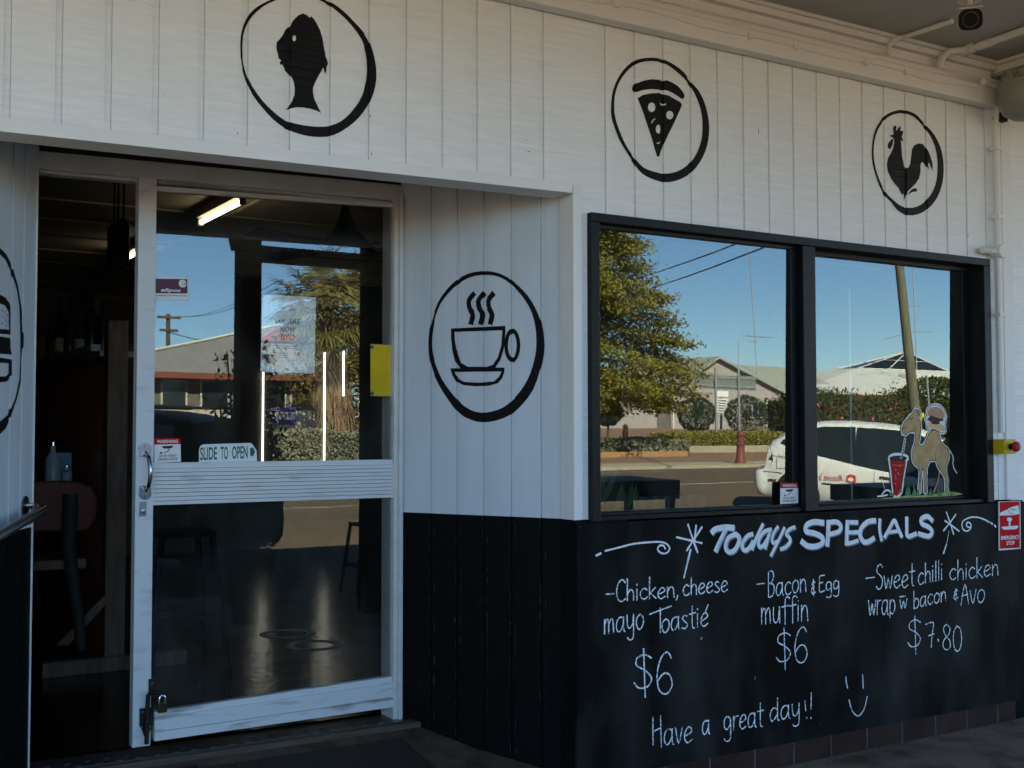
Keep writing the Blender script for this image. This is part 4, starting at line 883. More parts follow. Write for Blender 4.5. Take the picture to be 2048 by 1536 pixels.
# handrail on the left side wall
t = thing('handrail', LSIDE.pt(.70, 1.15, 0), 'round chrome handrail on the left wall of the entrance', 'handrail')
s0, z0 = LSIDE.sz(50, 1012)
def lp(s_, z_, off): return LSIDE.pt(s_, z_, off)
def onl(u, v, off):
    P_ = Plane((LSIDE.A+LSIDE.n*off).to_tuple()[:2], LSIDE.e.to_tuple()[:2], LSIDE.n.to_tuple()[:2]); s_, z_ = P_.sz(u, v); return P_.pt(s_, z_)
mb = MB(); bp_ = onl(49, 1012, 0)
mb.lathe(bp_, [(.036, 0), (.036, .006), (.015, .01)], 20, LSIDE.n); 
k0 = onl(88, 1019, .075); k1 = onl(0, 1070, .075)
dd = (k1-k0).normalized()
mb.tube([bp_, bp_+LSIDE.n*.04, k0.lerp(k1, .34)-Vector((0, 0, .012))], .011, 10)
mb.tube([k0, k0+dd*.5, k0+dd*1.3], .0175, 14); mb.lathe(k0-dd*.001, [(.0175, 0), (.012, .006)], 14, -dd); obj('rail', mb, m_steel, t)
# mats on the ramp
def rz(y):
    for (a, za), (b, zb) in zip(rp, rp[1:]):
        if a <= y <= b: return za+(zb-za)*(y-a)/(b-a)
    return 0
def matm(x0, x1, y0, y1, h):
    mb = MB(); ys_ = [y0, .16, .45, y1] if y0 < .16 else [y0, .45, y1]
    for a, b in zip(ys_, ys_[1:]): mb.quad((x0, a, rz(a)+h), (x1, a, rz(a)+h), (x1, b, rz(b)+h), (x0, b, rz(b)+h))
    mb.quad((x0, y1, rz(y1)), (x1, y1, rz(y1)), (x1, y1, rz(y1)+h), (x0, y1, rz(y1)+h)); mb.quad((x1, y0, rz(y0)), (x1, y1, rz(y1)), (x1, y1, rz(y1)+h), (x1, y0, rz(y0)+h))
    return mb
tag(obj('door_mat', matm(1.36, 2.20, -.35, .62, .008), m_matg), 'speckled dark grey entrance mat in front of the sliding door', 'door mat')
tag(obj('door_mat', matm(.62, 1.352, -.35, .64, .010), m_matb), 'plain black rubber mat below the open doorway', 'door mat')

# camel painted on the window glass
CY = YG-.0022; CP = planey(CY)
ZG = (ZW0+.02+ztg+.01)/2
t = thing('camel_painting', Vector((4.75, CY, ZG)), 'camel with a burger on its hump drinking from a red cup, painted on the window', 'window painting')
CK = (6.678, 1730, 790); t.rotation_euler = (TILT, 0, 0)
tan_ = mat('tan_paint', (.50, .34, .17), .6, var=.28, vscale=18, spec=.04); paw = mat('pale_outline_paint', (.70, .72, .70), .6, spec=.05); blk = mat('black_line_paint', (.02, .016, .016), .6)
camel = [(505,520),(495,480),(500,430),(520,380),(560,330),(600,275),(640,245),(655,205),(685,190),(700,203),(735,212),(740,250),(722,290),(738,340),(750,420),(745,500),(735,580),(728,650),(750,682),(790,660),(820,600),(850,530),(890,480),(940,465),(985,490),(1005,550),(1020,620),(1060,680),(1110,715),(1130,770),(1125,850),(1100,920),(1090,990),(1105,1080),(1112,1170),(1105,1230),(1128,1292),(1088,1295),(1085,1210),(1075,1110),(1040,1040),(1000,990),(970,920),(950,872),(900,880),(875,870),(850,930),(832,990),(832,1080),(828,1180),(838,1300),(800,1300),(800,1160),(790,1080),(795,1010),(780,980),(762,1080),(758,1180),(752,1300),(722,1300),(735,1160),(740,1050),(730,980),(690,940),(650,890),(635,810),(640,730),(665,660),(675,580),(680,510),(640,490),(590,500),(560,525),(540,522)]
burg = [(830,200),(870,150),(930,130),(1010,150),(1060,210),(1085,290),(1075,350),(1072,420),(1080,480),(1050,512),(990,488),(930,458),(870,470),(832,430),(822,350),(800,320),(825,270)]
cupo = [(332,870),(330,830),(400,795),(480,795),(560,815),(580,850),(560,880),(540,1000),(520,1120),(500,1300),(440,1362),(398,1340),(375,1200),(355,1020)]
def layer(name, off, m, fn): return art(name, CP, off, m, t, *CK, fn)
px2 = 1/(6.678*425)
layer('white_outline', .0003, paw, lambda a: [a.stroke(smoothp(c_+[c_[0]], 2), 44*px2, 0, jitter=.2) for c_ in (camel, burg, cupo)]+[a.fill([burg]), a.stroke([(545,520),(530,650),(492,860)], 46*px2, 4), a.stroke([(1130,730),(1170,790),(1190,860),(1180,910),(1200,980),(1235,1042)], 16*px2, 4), a.stroke([(240,1330),(280,1280),(330,1275),(370,1320)], 26*px2, 4), a.stroke([(180,1355),(240,1350),(310,1335)], 24*px2, 3), a.stroke([(230,1120),(255,1190),(275,1250)], 8*px2, 3)])
layer('camel_body', .0006, tan_, lambda a: [a.fill([camel]), a.stroke([(1005,1030),(985,1140),(925,1300)], 26*px2, 4)])
layer('camel_lines', .0009, blk, lambda a: [a.stroke(smoothp(c_+[c_[0]], 2), 11*px2, 0, jitter=.8) for c_ in (camel, burg)]+[a.stroke([(690,400),(670,460),(600,495)], 6*px2, 4), a.stroke([(590,290),(610,330),(640,300)], 12*px2, 4), a.stroke([(505,460),(530,430)], 14*px2, 0), a.stroke([(960,740),(945,820),(965,900),(1010,990)], 8*px2, 4), a.stroke([(875,850),(860,910)], 8*px2, 0), a.stroke([(1010,1050),(985,1140),(915,1305)], 7*px2, 4), a.stroke([(725,970),(745,1060),(740,1160)], 14*px2, 4), a.stroke([(690,220),(715,240),(718,280)], 16*px2, 3)])
layer('bun', .0011, mat('bun_paint', (.48, .30, .17), .6, var=.3, vscale=60), lambda a: a.fill([[(845,200),(880,165),(950,155),(1020,180),(1060,240),(1065,290),(1040,330),(950,310),(880,275),(835,280)]]))
layer('patty', .0013, mat('patty_paint', (.06, .025, .022), .6), lambda a: a.fill([[(828,330),(880,268),(950,300),(1045,320),(1052,345),(1000,350),(1000,385),(950,395),(905,390),(870,350)]]))
layer('lower_bun', .0011, mat('lower_bun_paint', (.62, .43, .21), .6), lambda a: a.fill([[(845,362),(880,367),(920,397),(1000,387),(1050,402),(1070,450),(1050,488),(1000,473),(940,445),(880,455),(845,430)]]))
layer('cup', .0007, mat('red_drink_paint', (.36, .025, .02), .55, var=.2, vscale=30, spec=.03), lambda a: a.fill([[(345,875),(550,885),(535,1000),(515,1120),(495,1300),(440,1352),(402,1335),(380,1200),(362,1020)]]))
layer('cup_lines', .0010, blk, lambda a: [a.fill([ell(450, 845, 118, 36), ell(450, 838, 90, 18)]), a.stroke([(340,870),(362,1020),(380,1200),(402,1340)], 9*px2, 3), a.stroke([(552,885),(535,1000),(510,1150),(497,1290)], 9*px2, 3)])
layer('cup_sparkle', .0012, mat('pale_red_paint', (.62, .36, .30), .6), lambda a: [a.fill([ell(x, y, 7, 8, 8)]) for x, y in ((418,1000),(415,1080),(420,1115),(418,1185),(450,1040),(460,1060),(470,950))]+[a.stroke([(370,930),(450,940),(530,932)], 4*px2, 3), a.stroke([(495,1250),(440,1350)], 6*px2, 0)])
layer('straw', .0012, blk, lambda a: a.stroke([(545,528),(530,650),(494,865)], 26*px2, 4))
layer('straw_stripe', .0015, paw, lambda a: [a.stroke([(545-(y-528)*.13-9, y), (545-(y-528)*.13+9, y+14)], 10*px2, 0) for y in range(540, 800, 42)])
layer('grass', .0014, mat('grass_paint', (.36, .42, .14), .6, var=.4, vscale=40), lambda a: a.fill([[(100,1390),(200,1402),(250,1380),(300,1372),(420,1370),(560,1342),(800,1340),(1000,1310),(1180,1290),(1330,1320),(1230,1345),(1000,1365),(700,1390),(400,1415),(180,1432)]]))
layer('grass_blade', .0016, mat('green_blade_paint', (.09, .24, .10), .6, var=.4, vscale=40), lambda a: [a.fill([[(x-22, 1350), (x+dx, 1350-h_), (x+24, 1348)]]) for x, dx, h_ in ((560, 10, 150), (600, -10, 170), (650, 20, 120), (690, -40, 160), (720, -10, 90), (870, 20, 105), (890, 0, 80), (350, 10, 70), (380, 10, 60), (1020, 10, 60), (990, -5, 80), (1160, 20, 60))])

# ------------------------------------------------------------------ inside the cafe
P23 = 2.45
t = thing('booth_partition', (1.5, P23, ZF), 'dark timber booth partition with a rough square post and a shelf of bottles on top', 'partition')
mb = MB(); a_ = W(214, 900, P23).x; b_ = W(255, 900, P23).x; mb.box((a_, P23, ZF), (b_, P23+.10, W(235, 640, P23).z)); obj('post', mb, m_post, t, bevel=.006)
zs = W(210, 690, P23+.1).z
mb = MB(); mb.box((a_+.004, P23+.101, ZF), (a_+.04, 5.6, zs-.1)); obj('panel', mb, m_iwood, t)
mb = MB(); mb.box((a_-.07, P23+.08, zs-.035), (a_-.02, 5.6, zs)); mb.box((a_-.02, P23+.101, zs-.06), (a_+.16, 5.6, zs-.03)); obj('shelf', mb, mat('pale_edge', (.22, .21, .19), .6), t)
mb = MB(); x0 = W(84, 1300, P23).x; mb.box((x0, P23-.02, ZF), (W(372, 1300, P23).x, P23+.06, ZF+.075)); obj('base_rail', mb, m_post, t, bevel=.004)
p = [W(113, 1291, P23), W(136, 1291, P23), W(213, 1208, P23), W(213, 1187, P23)]; mb = MB(); mb.prism(p, [q+Vector((0, .05, 0)) for q in p]); obj('brace', mb, m_post, t)
cols = [((.015, .02, .012), .10, .34), ((.01, .01, .012), .05, .42), ((.012, .018, .014), .045, .40), ((.02, .02, .02), .05, .3), ((.01, .01, .01), .055, .36), ((.012, .012, .01), .045, .30)]
bl = ['short dark bottle at the far end of the booth shelf', 'tall black bottle with a pale label on the booth shelf', 'slim green bottle on the booth shelf', 'squat dark jar on the booth shelf', 'thick black bottle on the booth shelf', 'dark bottle nearest the booth post']
for i, (c_, r_, h_) in enumerate(cols):
    y = 4.3-i*.3; x = a_+.05
    tb = thing('bottle', (x, y, zs-.03), bl[i], 'bottle', 'bottles along the booth shelf')
    mb = MB(); mb.lathe((x, y, zs-.03), [(.035, 0), (.036, h_*.55), (.03, h_*.66), (.012, h_*.78), (.012, h_)], 14); obj('glass_body', mb, mat('bottle_%d' % i, c_, .15), tb)
    if i in (1, 3): mb = MB(); mb.lathe((x, y, zs-.03+h_*.2), [(.0365, 0), (.0365, h_*.2)], 14); obj('bottle_label', mb, mat('bottle_label', (.25, .24, .2), .6), tb)
YC = 2.3
t = thing('wooden_chair', (1.0, YC, ZF), 'red brown padded chair with a bent branch leg just inside the doorway', 'chair')
f = [(10, 962), (150, 962), (183, 972), (196, 1000), (192, 1040), (175, 1062), (10, 1066)]
mb = MB(); p = [W(u, v, YC) for u, v in f]; mb.prism(p, [q+Vector((0, .06, 0)) for q in p]); obj('backrest', mb, m_seat, t, bevel=.012)
mb = MB(); mb.tube([W(141, 988, YC-.03), W(140, 1040, YC-.035), W(137, 1090, YC-.03), W(146, 1160, YC-.03), W(157, 1235, YC-.03), W(163, 1300, YC-.03)], [.034, .036, .034, .03, .028, .026], 10); obj('leg', mb, mat('grey_branch', (.028, .025, .022), .5, spec=.1), t)
mb = MB(); p = W(60, 1125, YC); q = W(172, 1116, YC); mb.box((p.x-.2, YC-.02, q.z-.05), (q.x, YC+.45, q.z)); obj('seat', mb, m_post, t, bevel=.01)
mb = MB(); mb.tube([W(40, 1150, YC), W(20, 1300, YC)], .025, 8); obj('leg', mb, m_post, t)
YT = 2.9
t = thing('cafe_table', (1.1, YT+.3, ZF), 'dark cafe table behind the red brown chair', 'table'); zt3 = W(150, 961, YT).z
mb = MB(); mb.box((.35, YT-.08, zt3-.03), (1.36, YT+.6, zt3)); obj('table_top', mb, m_seat, t, bevel=.004)
mb = MB(); mb.lathe((.9, YT+.25, ZF), [(.25, 0), (.25, .02), (.04, .05), (.04, zt3-ZF-.031)], 16); obj('pedestal', mb, m_dark, t)
def jar(name, u, v, r_, h_, m_, label, cat):
    c = W(u, v, YT); c.z = zt3; tj = thing(name, c, label, cat); mb = MB(); mb.lathe(c, [(r_, 0), (r_*1.02, h_*.6), (r_*.4, h_*.8), (r_*.35, h_)], 14); obj('body', mb, m_, tj)
    mb = MB(); mb.lathe(c+Vector((0, 0, h_)), [(r_*.4, 0), (r_*.38, h_*.1)], 12); obj('lid', mb, m_chrome, tj)
jar('sugar_shaker', 105, 958, .042, .19, mat('sugar_glass', (.22, .25, .27), .2), 'glass sugar pourer on the dark cafe table', 'sugar shaker')
jar('salt_shaker', 133, 958, .03, .075, mat('salt_glass', (.25, .26, .26), .3), 'small salt shaker beside the sugar pourer', 'salt shaker')
mb = MB(); c = W(122, 935, YT+.1); mb.box((c.x-.055, YT+.1, zt3), (c.x+.055, YT+.13, zt3+.15)); tag(obj('menu_card', mb, mat('blue_card', (.10, .20, .28), .5)), 'small pale blue card standing behind the shakers on the table', 'menu card')
t = thing('television', W(110, 617, YI1-.06), 'black flat television on the back wall of the dark room', 'television')
p, q = W(40, 657, YI1-.06), W(172, 581, YI1-.06); mb = MB(); mb.box((p.x, YI1-.06, p.z), (q.x, YI1-.01, q.z)); obj('screen', mb, m_camb, t, bevel=.005)
mb = MB(); mb.box((p.x-.02, YI1-.055, p.z-.02), (q.x+.02, YI1-.004, q.z+.02)); obj('surround', mb, m_dark, t)
t = thing('framed_picture', W(235, 640, YI1-.04), 'pale framed picture on the back wall right of the television', 'picture'); p, q = W(183, 700, YI1-.04), W(300, 594, YI1-.04)
mb = MB(); mb.box((p.x, YI1-.04, p.z), (q.x, YI1-.005, q.z)); obj('frame', mb, mat('pale_frame', (.16, .15, .12), .6), t); mb = MB(); mb.box((p.x+.07, YI1-.045, p.z+.07), (q.x-.07, YI1-.041, q.z-.07)); obj('print', mb, m_iwall, t)
PL_ = ['leftmost of the three black hanging pendant tubes', 'middle of the three black hanging pendant tubes', 'rightmost of the three black hanging pendant tubes']
for i, (u, v0, v1) in enumerate(((228, 458, 537), (236, 455, 537), (247, 448, 530))):
    YPn = 3.0; a0 = W(u, v0, YPn); b0 = W(u, v1, YPn); t = thing('pendant_lamp', (a0.x, YPn, ZC), PL_[i], 'pendant lamp', 'pendant lamps over the booth')
    mb = MB(); mb.lathe((a0.x, YPn, b0.z), [(.036, 0), (.036, a0.z-b0.z), (.012, a0.z-b0.z+.03)], 16); obj('shade', mb, m_dark, t)
    mb = MB(); mb.tube([(a0.x, YPn, a0.z), (a0.x, YPn, ZC)], .006, 6); obj('cord', mb, m_dark, t)
def fluoro(x, y0, y1, label):
    t = thing('fluorescent_light', (x, y0, ZC), label, 'ceiling light', 'fluorescent ceiling lights')
    mb = MB(); mb.box((x-.035, y0-.04, ZC-.075), (x+.035, y1+.04, ZC-.016)); mb.box((x-.02, y0-.04, ZC-.13), (x+.02, y0-.015, ZC-.075)); mb.box((x-.02, y1+.015, ZC-.13), (x+.02, y1+.04, ZC-.075)); obj('batten', mb, m_iceil, t)
    mb = MB(); mb.tube([(x, y0, ZC-.105), (x, y1, ZC-.105)], .017, 12); obj('tube', mb, m_tube, t)
fluoro(2.54, 3.72, 4.6, 'lit fluorescent tube seen through the upper door glass'); g_ = G(262, 512, ZC-.105); fluoro(g_.x, g_.y-.22, g_.y+.25, 'lit fluorescent tube half hidden behind the door stile')
c = G(690, 480, 2.70); t = thing('ceiling_fan', (c.x, c.y, ZC), 'black ceiling fan on a rod behind the upper door glass', 'fan')
mb = MB(); mb.tube([(c.x, c.y, ZC), (c.x, c.y, 2.85)], .018, 8); obj('rod', mb, m_dark, t)
mb = MB(); mb.lathe((c.x, c.y, 2.62), [(.19, 0), (.20, .03), (.14, .08), (.07, .16), (.03, .26), (.02, .30)], 20); obj('motor', mb, m_dark, t)
for k in range(4):
    a = .35+k*math.pi/2; d_ = Vector((math.cos(a), math.sin(a), 0)); n_ = Vector((-d_.y, d_.x, .2)).normalized(); o_ = Vector((c.x, c.y, 2.65)); f_ = [o_+d_*.15-n_*.05, o_+d_*.75-n_*.07, o_+d_*.75+n_*.07, o_+d_*.15+n_*.05]
    mb = MB(); mb.prism(f_, [q+Vector((0, 0, .008)) for q in f_]); obj('blade', mb, m_dark, t)
for i, (u, v) in enumerate(((575, 1267), (628, 1290))):
    c = G(u, v, ZF+.002); mb = MB()
    for k in range(28):
        a, b = 2*math.pi*k/28, 2*math.pi*(k+1)/28; mb.quad(*[(c.x+r_*math.cos(q), c.y+r_*math.sin(q), ZF+.002) for r_, q in ((.17, a), (.17, b), (.115, b), (.115, a))])
    tag(obj('floor_marker', mb, mat('worn_floor_ring', (.42, .42, .38), .5)), ['pale ring marker on the dark floor farther from the door', 'faint ring marker on the dark floor nearer the door'][i], 'floor marker')
def stool(x, y, z, h, label, grp):
    m_dark = mat('matt_black_steel', (.004, .004, .004), .6, spec=.05)
    t = thing('metal_stool', (x, y, z), label, 'stool', grp)
    mb = MB(); mb.box((x-.15, y-.15, z+h-.03), (x+.15, y+.15, z+h)); obj('seat', mb, m_dark, t, bevel=.012)
    for sx in (-1, 1):
        for sy in (-1, 1): mb = MB(); mb.tube([(x+sx*.13, y+sy*.13, z+h-.03), (x+sx*.2, y+sy*.2, z)], .018, 8); obj('leg', mb, m_dark, t)
    mb = MB(); hh = z+h*.4; q = .175
    mb.tube([(x-q, y-q, hh), (x+q, y-q, hh), (x+q, y+q, hh), (x-q, y+q, hh), (x-q, y-q, hh)], .01, 6); obj('foot_ring', mb, m_dark, t)
stool(4.58, -4.5, 0, .64, 'dark metal stool at the kerb mirrored in the lower door glass', 'metal stools')
c = W(360, 1100, 2.3); stool(c.x, 2.3, ZF, .72, 'dark metal stool faintly seen inside the lower door glass', 'metal stools')
# plants and seating just inside the window
def potplant(x, y, z, label, s=1):
    t = thing('potted_plant', (x, y, z), label, 'pot plant', 'pot plants inside the window'); mb = MB(); mb.lathe((x, y, z), [(.05*s, 0), (.065*s, .10*s), (.06*s, .10*s)], 14); obj('pot', mb, m_dark, t)
    mb = MB()
    for k in range(11):
        a = k*2.4; l = s*(.16+.12*rng.random()); d_ = Vector((math.cos(a), math.sin(a), 0)); b0 = Vector((x, y, z+.09*s)); tip = b0+d_*l*.6+Vector((0, 0, l)); n_ = Vector((-d_.y, d_.x, 0))*.035*s; m_ = b0.lerp(tip, .55)+d_*.02
        mb.add([b0, m_+n_, tip, m_-n_], [(0, 1, 2, 3)])
    obj('leaves', mb, mat('house_plant_leaves', (.10, .17, .09), .4), t)
ZTB = .96
t = thing('window_bench', (3.3, .55, ZF), 'dark bench top just inside the left window pane', 'bench'); mb = MB(); mb.box((2.85, .2, ZTB-.04), (3.35, .55, ZTB)); obj('bench_top', mb, m_seat, t); mb = MB(); mb.box((2.9, .3, ZF), (2.96, .5, ZTB-.041)); mb.box((3.24, .3, ZF), (3.30, .5, ZTB-.041)); each('trestle', mb, m_dark, t)
potplant(2.93, .33, ZTB, 'leafy pot plant on the bench at the left end of the window'); potplant(3.13, .36, ZTB, 'smaller pot plant to the right on the window bench', .8)
t = thing('striped_chair', (3.5, .6, ZF), 'chair with a blue and white striped back just inside the window', 'chair')
for k in range(12):
    mb = MB(); x = 3.26+k*.036; mb.box((x, .42, .90), (x+.036, .45, 1.17)); obj('backrest_stripe', mb, mat('stripe_%d' % (k % 2), ((.03, .035, .04), (.11, .115, .11))[k % 2], .8), t)
mb = MB(); mb.box((3.28, .46, .66), (3.68, .86, .70)); obj('seat', mb, m_dark, t)
for sx in (3.30, 3.66):
    for sy in (.47, .84): mb = MB(); mb.tube([(sx, sy, .66), (sx, sy, ZF)], .015, 6); obj('leg', mb, m_dark, t)

# ------------------------------------------------------------------ the street behind the camera, seen mirrored in the glass
class RP:                                             # a plane across the street, facing the shop
    def __init__(s, L, door=False): s.f = RD if door else RW; s.L = L; s.y = s.f(1000, 800, L).y
    def sz(s, u, v): p = s.f(u, v, s.L); return (p.x, p.z)
    def pt(s, a, z, off=0): return Vector((a, s.y+off, z))
    def pp(s, u, v, off=0): a, z = s.sz(u, v); return s.pt(a, z, off)
def gz(y):
    for (a, za), (b, zb) in zip([(-24.2, .034)]+ys[1:], ys[1:]):
        if b <= y <= a: return za+(zb-za)*(y-a)/(b-a)
    return .03 if y > -24.2 else .5
def rslab(pl_, px, depth): 
    mb = MB(); fr = [pl_.pp(u, v) for u, v in px]; mb.prism(fr, [p-Vector((0, depth, 0)) for p in fr]); return mb
def rbox(pl_, u0, v0, u1, v1, depth, off=0, z0=None):
    a = pl_.pp(u0, v1); b = pl_.pp(u1, v0); mb = MB(); mb.box((a.x, pl_.y-depth+off, a.z if z0 is None else z0), (b.x, pl_.y+off, b.z)); return mb
def hedge(name, x0, x1, y0, y1, z0, z1, n, m_, label, size=.09, flowers=0):
    t = thing(name, ((x0+x1)/2, (y0+y1)/2, z0), label, 'hedge'); mb = MB(); r_ = random.Random(int(x0*100))
    mb.box((x0+.12, y0+.12, z0), (x1-.12, y1-.12, z1-.12)); obj('twigs', mb, m_bark, t); mb = MB()
    for i in range(n):
        k = r_.random(); x = r_.uniform(x0, x1); y = r_.uniform(y0, y1); z = z0+(z1-z0)*r_.random()
        if k < .35: z = z1+r_.gauss(0, .03)*(1+5*bool(flowers))+.05*math.sin(x*3)+(.16*math.sin(x*1.3)+.1*math.sin(x*3.7))*bool(flowers)
        elif k < .8: y = y1+r_.gauss(0, .03)+.05*math.sin(x*2.3+z*3)
        elif k < .9: x = x0 if r_.random() < .5 else x1
        mb.leaf(Vector((x, y, z)), size, r_)
    obj('foliage', mb, m_, t)
    if flowers:
        for i in range(flowers):
            x = r_.uniform(x0, x1); z = r_.uniform(z0+.6, z1); mb = MB()
            for k in range(9): mb.leaf(Vector((x+r_.gauss(0, .04), y1+.08+r_.gauss(0, .03), z+r_.gauss(0, .04))), .09, r_)
            obj('rose', mb, m_flower, t)
    return t
a, b = RW(1130, 870, 32.3), RW(1376, 870, 32.3)
hedge('clipped_hedge', a.x, b.x, a.y-1.6, a.y, 0, RW(1300, 866, 32.3).z, 9000, m_leafg, 'grey green clipped hedge at the far kerb, mirrored at the left of the window', .12)
a, b = RW(1345, 870, 35), RW(1600, 870, 35)
hedge('clipped_hedge', a.x, b.x, a.y-1.6, a.y, 0, RW(1450, 851, 35).z, 9000, m_hedge, 'yellow topped clipped hedge behind the red brown bollard', .11)
a, b = RW(1512, 850, 38.5), RW(1625, 850, 38.5)
hedge('clipped_hedge', a.x, b.x, a.y-1.2, a.y, 0, RW(1560, 841, 38.5).z, 3500, m_leafg, 'small pale hedge behind the white car roof', .11)
a, b = RW(1590, 850, 37), RW(1845, 850, 37)
hedge('rose_hedge', a.x, b.x, a.y-2, a.y, 0, RW(1700, 779, 37).z, 9000, m_leafd, 'tall dark hedge dotted with pink roses behind the white car', .15, 15)
a, b = RD(455, 870, 27), RD(790, 870, 27)
hedge('clipped_hedge', a.x, b.x, a.y-1.4, a.y, 0, RD(620, 866, 27).z, 12000, m_leafg, 'thick clipped hedge under the palm, mirrored in the door glass', .10)
mb = MB(); a, b = RW(1130, 905, 31.9), RW(1372, 905, 31.9); mb.box((a.x, a.y-.1, 0), (b.x, a.y+.05, .22)); struct('garden_edging', mb, mat('brick_edge', (.34, .19, .09), .9, var=.2, vscale=4), 'orange brick edging under the grey green hedge', 'edging')
mb = MB(); a, b = RW(1365, 890, 34.6), RW(1640, 890, 34.6); mb.box((a.x, a.y-.1, 0), (b.x, a.y, .3)); struct('garden_edging', mb, m_kerb, 'low concrete edging under the yellow topped hedge', 'edging')
def crown_tree(name, base, trunk_h, prof, n_cl, n_leaf, size, m_, label, seed, droop=.12, cat='tree'):
    t = thing(name, base, label, cat); r_ = random.Random(seed); mb = MB(); base = Vector(base); H = prof[-1][0]
    mb.tube([base, base+Vector((.05, 0, H*.3)), base+Vector((-.05, .05, H*.6)), base+Vector((0, 0, H*.92))], [.2, .16, .10, .03], 10); lv = MB()
    def rad(h):
        for (a, ra), (b, rb) in zip(prof, prof[1:]):
            if a <= h <= b: return ra+(rb-ra)*(h-a)/(b-a)
        return .2
    for i in range(n_cl):
        h = prof[0][0]+(H-prof[0][0])*r_.random()**1.15; az = r_.random()*6.283; R_ = rad(h)*(.82+.3*r_.random()); d_ = Vector((math.cos(az), math.sin(az), 0))
        st = base+Vector((0, 0, h+R_*.05)); tip = base+d_*R_+Vector((0, 0, h-droop*R_))
        if i % 5 == 0: mb.tube([st, st.lerp(tip, .5)+Vector((0, 0, .12)), tip], [.045, .03, .01], 5)
        for k in range(n_leaf):
            f = r_.random()**.55; w_ = .10+.24*(1-abs(f-.55)); p = st.lerp(tip, f)+Vector((r_.gauss(0, w_), r_.gauss(0, w_), r_.gauss(0, w_*.30)-.10*f*f))
            lv.leaf(p, size, r_, .4)
    obj('trunk', mb, m_bark, t); obj('crown', lv, m_, t); return t
b = RW(1182, 880, 33.5); b.z = gz(b.y)
crown_tree('street_tree', b, 1.5, [(1.9, 2.6), (2.6, 3.6), (3.6, 3.8), (5, 3.1), (6.5, 2.0), (8, 1.45), (10, .7), (11, .2)], 260, 420, .13, m_leafy, 'big yellow green street tree with drooping layered branches, mirrored in the left pane', 3, .16)
b = RD(775, 880, 38); b.z = gz(b.y)
crown_tree('street_tree', b, 1.5, [(1.6, 2.6), (2.6, 3.5), (4.2, 3.3), (6, 2.3), (7.6, 1.0), (8.4, .2)], 330, 130, .14, m_leafr, 'russet and green tree beside the palm, mirrored in the door glass', 5, .14)
def ball_bush(name, c, rx, rz_, z0, n, m_, label, stem=True, size=.12):
    t = thing(name, (c.x, c.y, z0), label, 'shrub'); r_ = random.Random(int(c.x*77)); mb = MB()
    mb.tube([(c.x, c.y, z0), (c.x+.04, c.y, z0+.5), (c.x, c.y, c.z)], [.07, .06, .05], 8)
    obj('trunk', mb, m_bark, t); mb = MB()
    for i in range(n):
        d_ = Vector((r_.gauss(0, 1), r_.gauss(0, 1), r_.gauss(0, 1))).normalized(); k = (.9+.12*r_.random()) if r_.random() < .8 else r_.random(); k *= 1+.05*math.sin(d_.x*7+d_.z*9)
        mb.leaf(Vector((c.x+d_.x*rx*k, c.y+d_.y*rx*k, c.z+d_.z*rz_*k)), size, r_)
    obj('crown', mb, m_, t); return t
for (u, v, w_, h_, lab) in ((1213, 811, 30, 28, 'clipped round topiary bush at the left edge of the window'), (1390, 813, 37, 34, 'clipped round topiary bush left of the white notice board'), (1490, 813, 40, 36, 'clipped round topiary bush behind the big sign post')):
    c = RW(u, v, 46); k = (RW(u+10, v, 46).x-c.x)/10*.78; ball_bush('topiary_bush', c, w_*k, h_*k, gz(c.y), 4200, m_top, lab)
c = RW(1868, 800, 42); k = (RW(1880, 800, 42).x-c.x)/12*.72; ball_bush('round_shrub', c, 72*k, 60*k, gz(c.y), 9000, m_leafd, 'large dark rounded shrub behind the camel painting, mirrored in the right pane', size=.2)
# bollards
def bollard(u, v0, v1, L, m_, label):
    a = RW(u, v1, L); b = RW(u, v0, L); r_ = .13*(b.z-a.z)/1.1; t = thing('bollard', (a.x, a.y, 0), label, 'bollard', 'cast bollards across the street'); H = b.z
    mb = MB(); mb.lathe((a.x, a.y, 0.02), [(r_*1.25, 0), (r_*1.25, .1), (r_, .14), (r_*.95, H*.55), (r_*1.15, H*.57), (r_*1.15, H*.62), (r_*.85, H*.64), (r_*.82, H*.84), (r_*1.05, H*.86), (r_*1.05, H*.9)], 18); obj('shaft', mb, m_, t)
    mb = MB(); mb.lathe((a.x, a.y, .02+H*.9), [(r_*.9, 0), (r_*.8, H*.06), (r_*.3, H*.10), (r_*.15, H*.12)], 16); obj('finial', mb, m_, t)
bollard(1478, 845, 918, 27.2, m_boll, 'red brown cast bollard at the far kerb in front of the yellow topped hedge'); bollard(1249, 836, 885, 44, m_bolld, 'small dark bollard behind the grey green hedge')
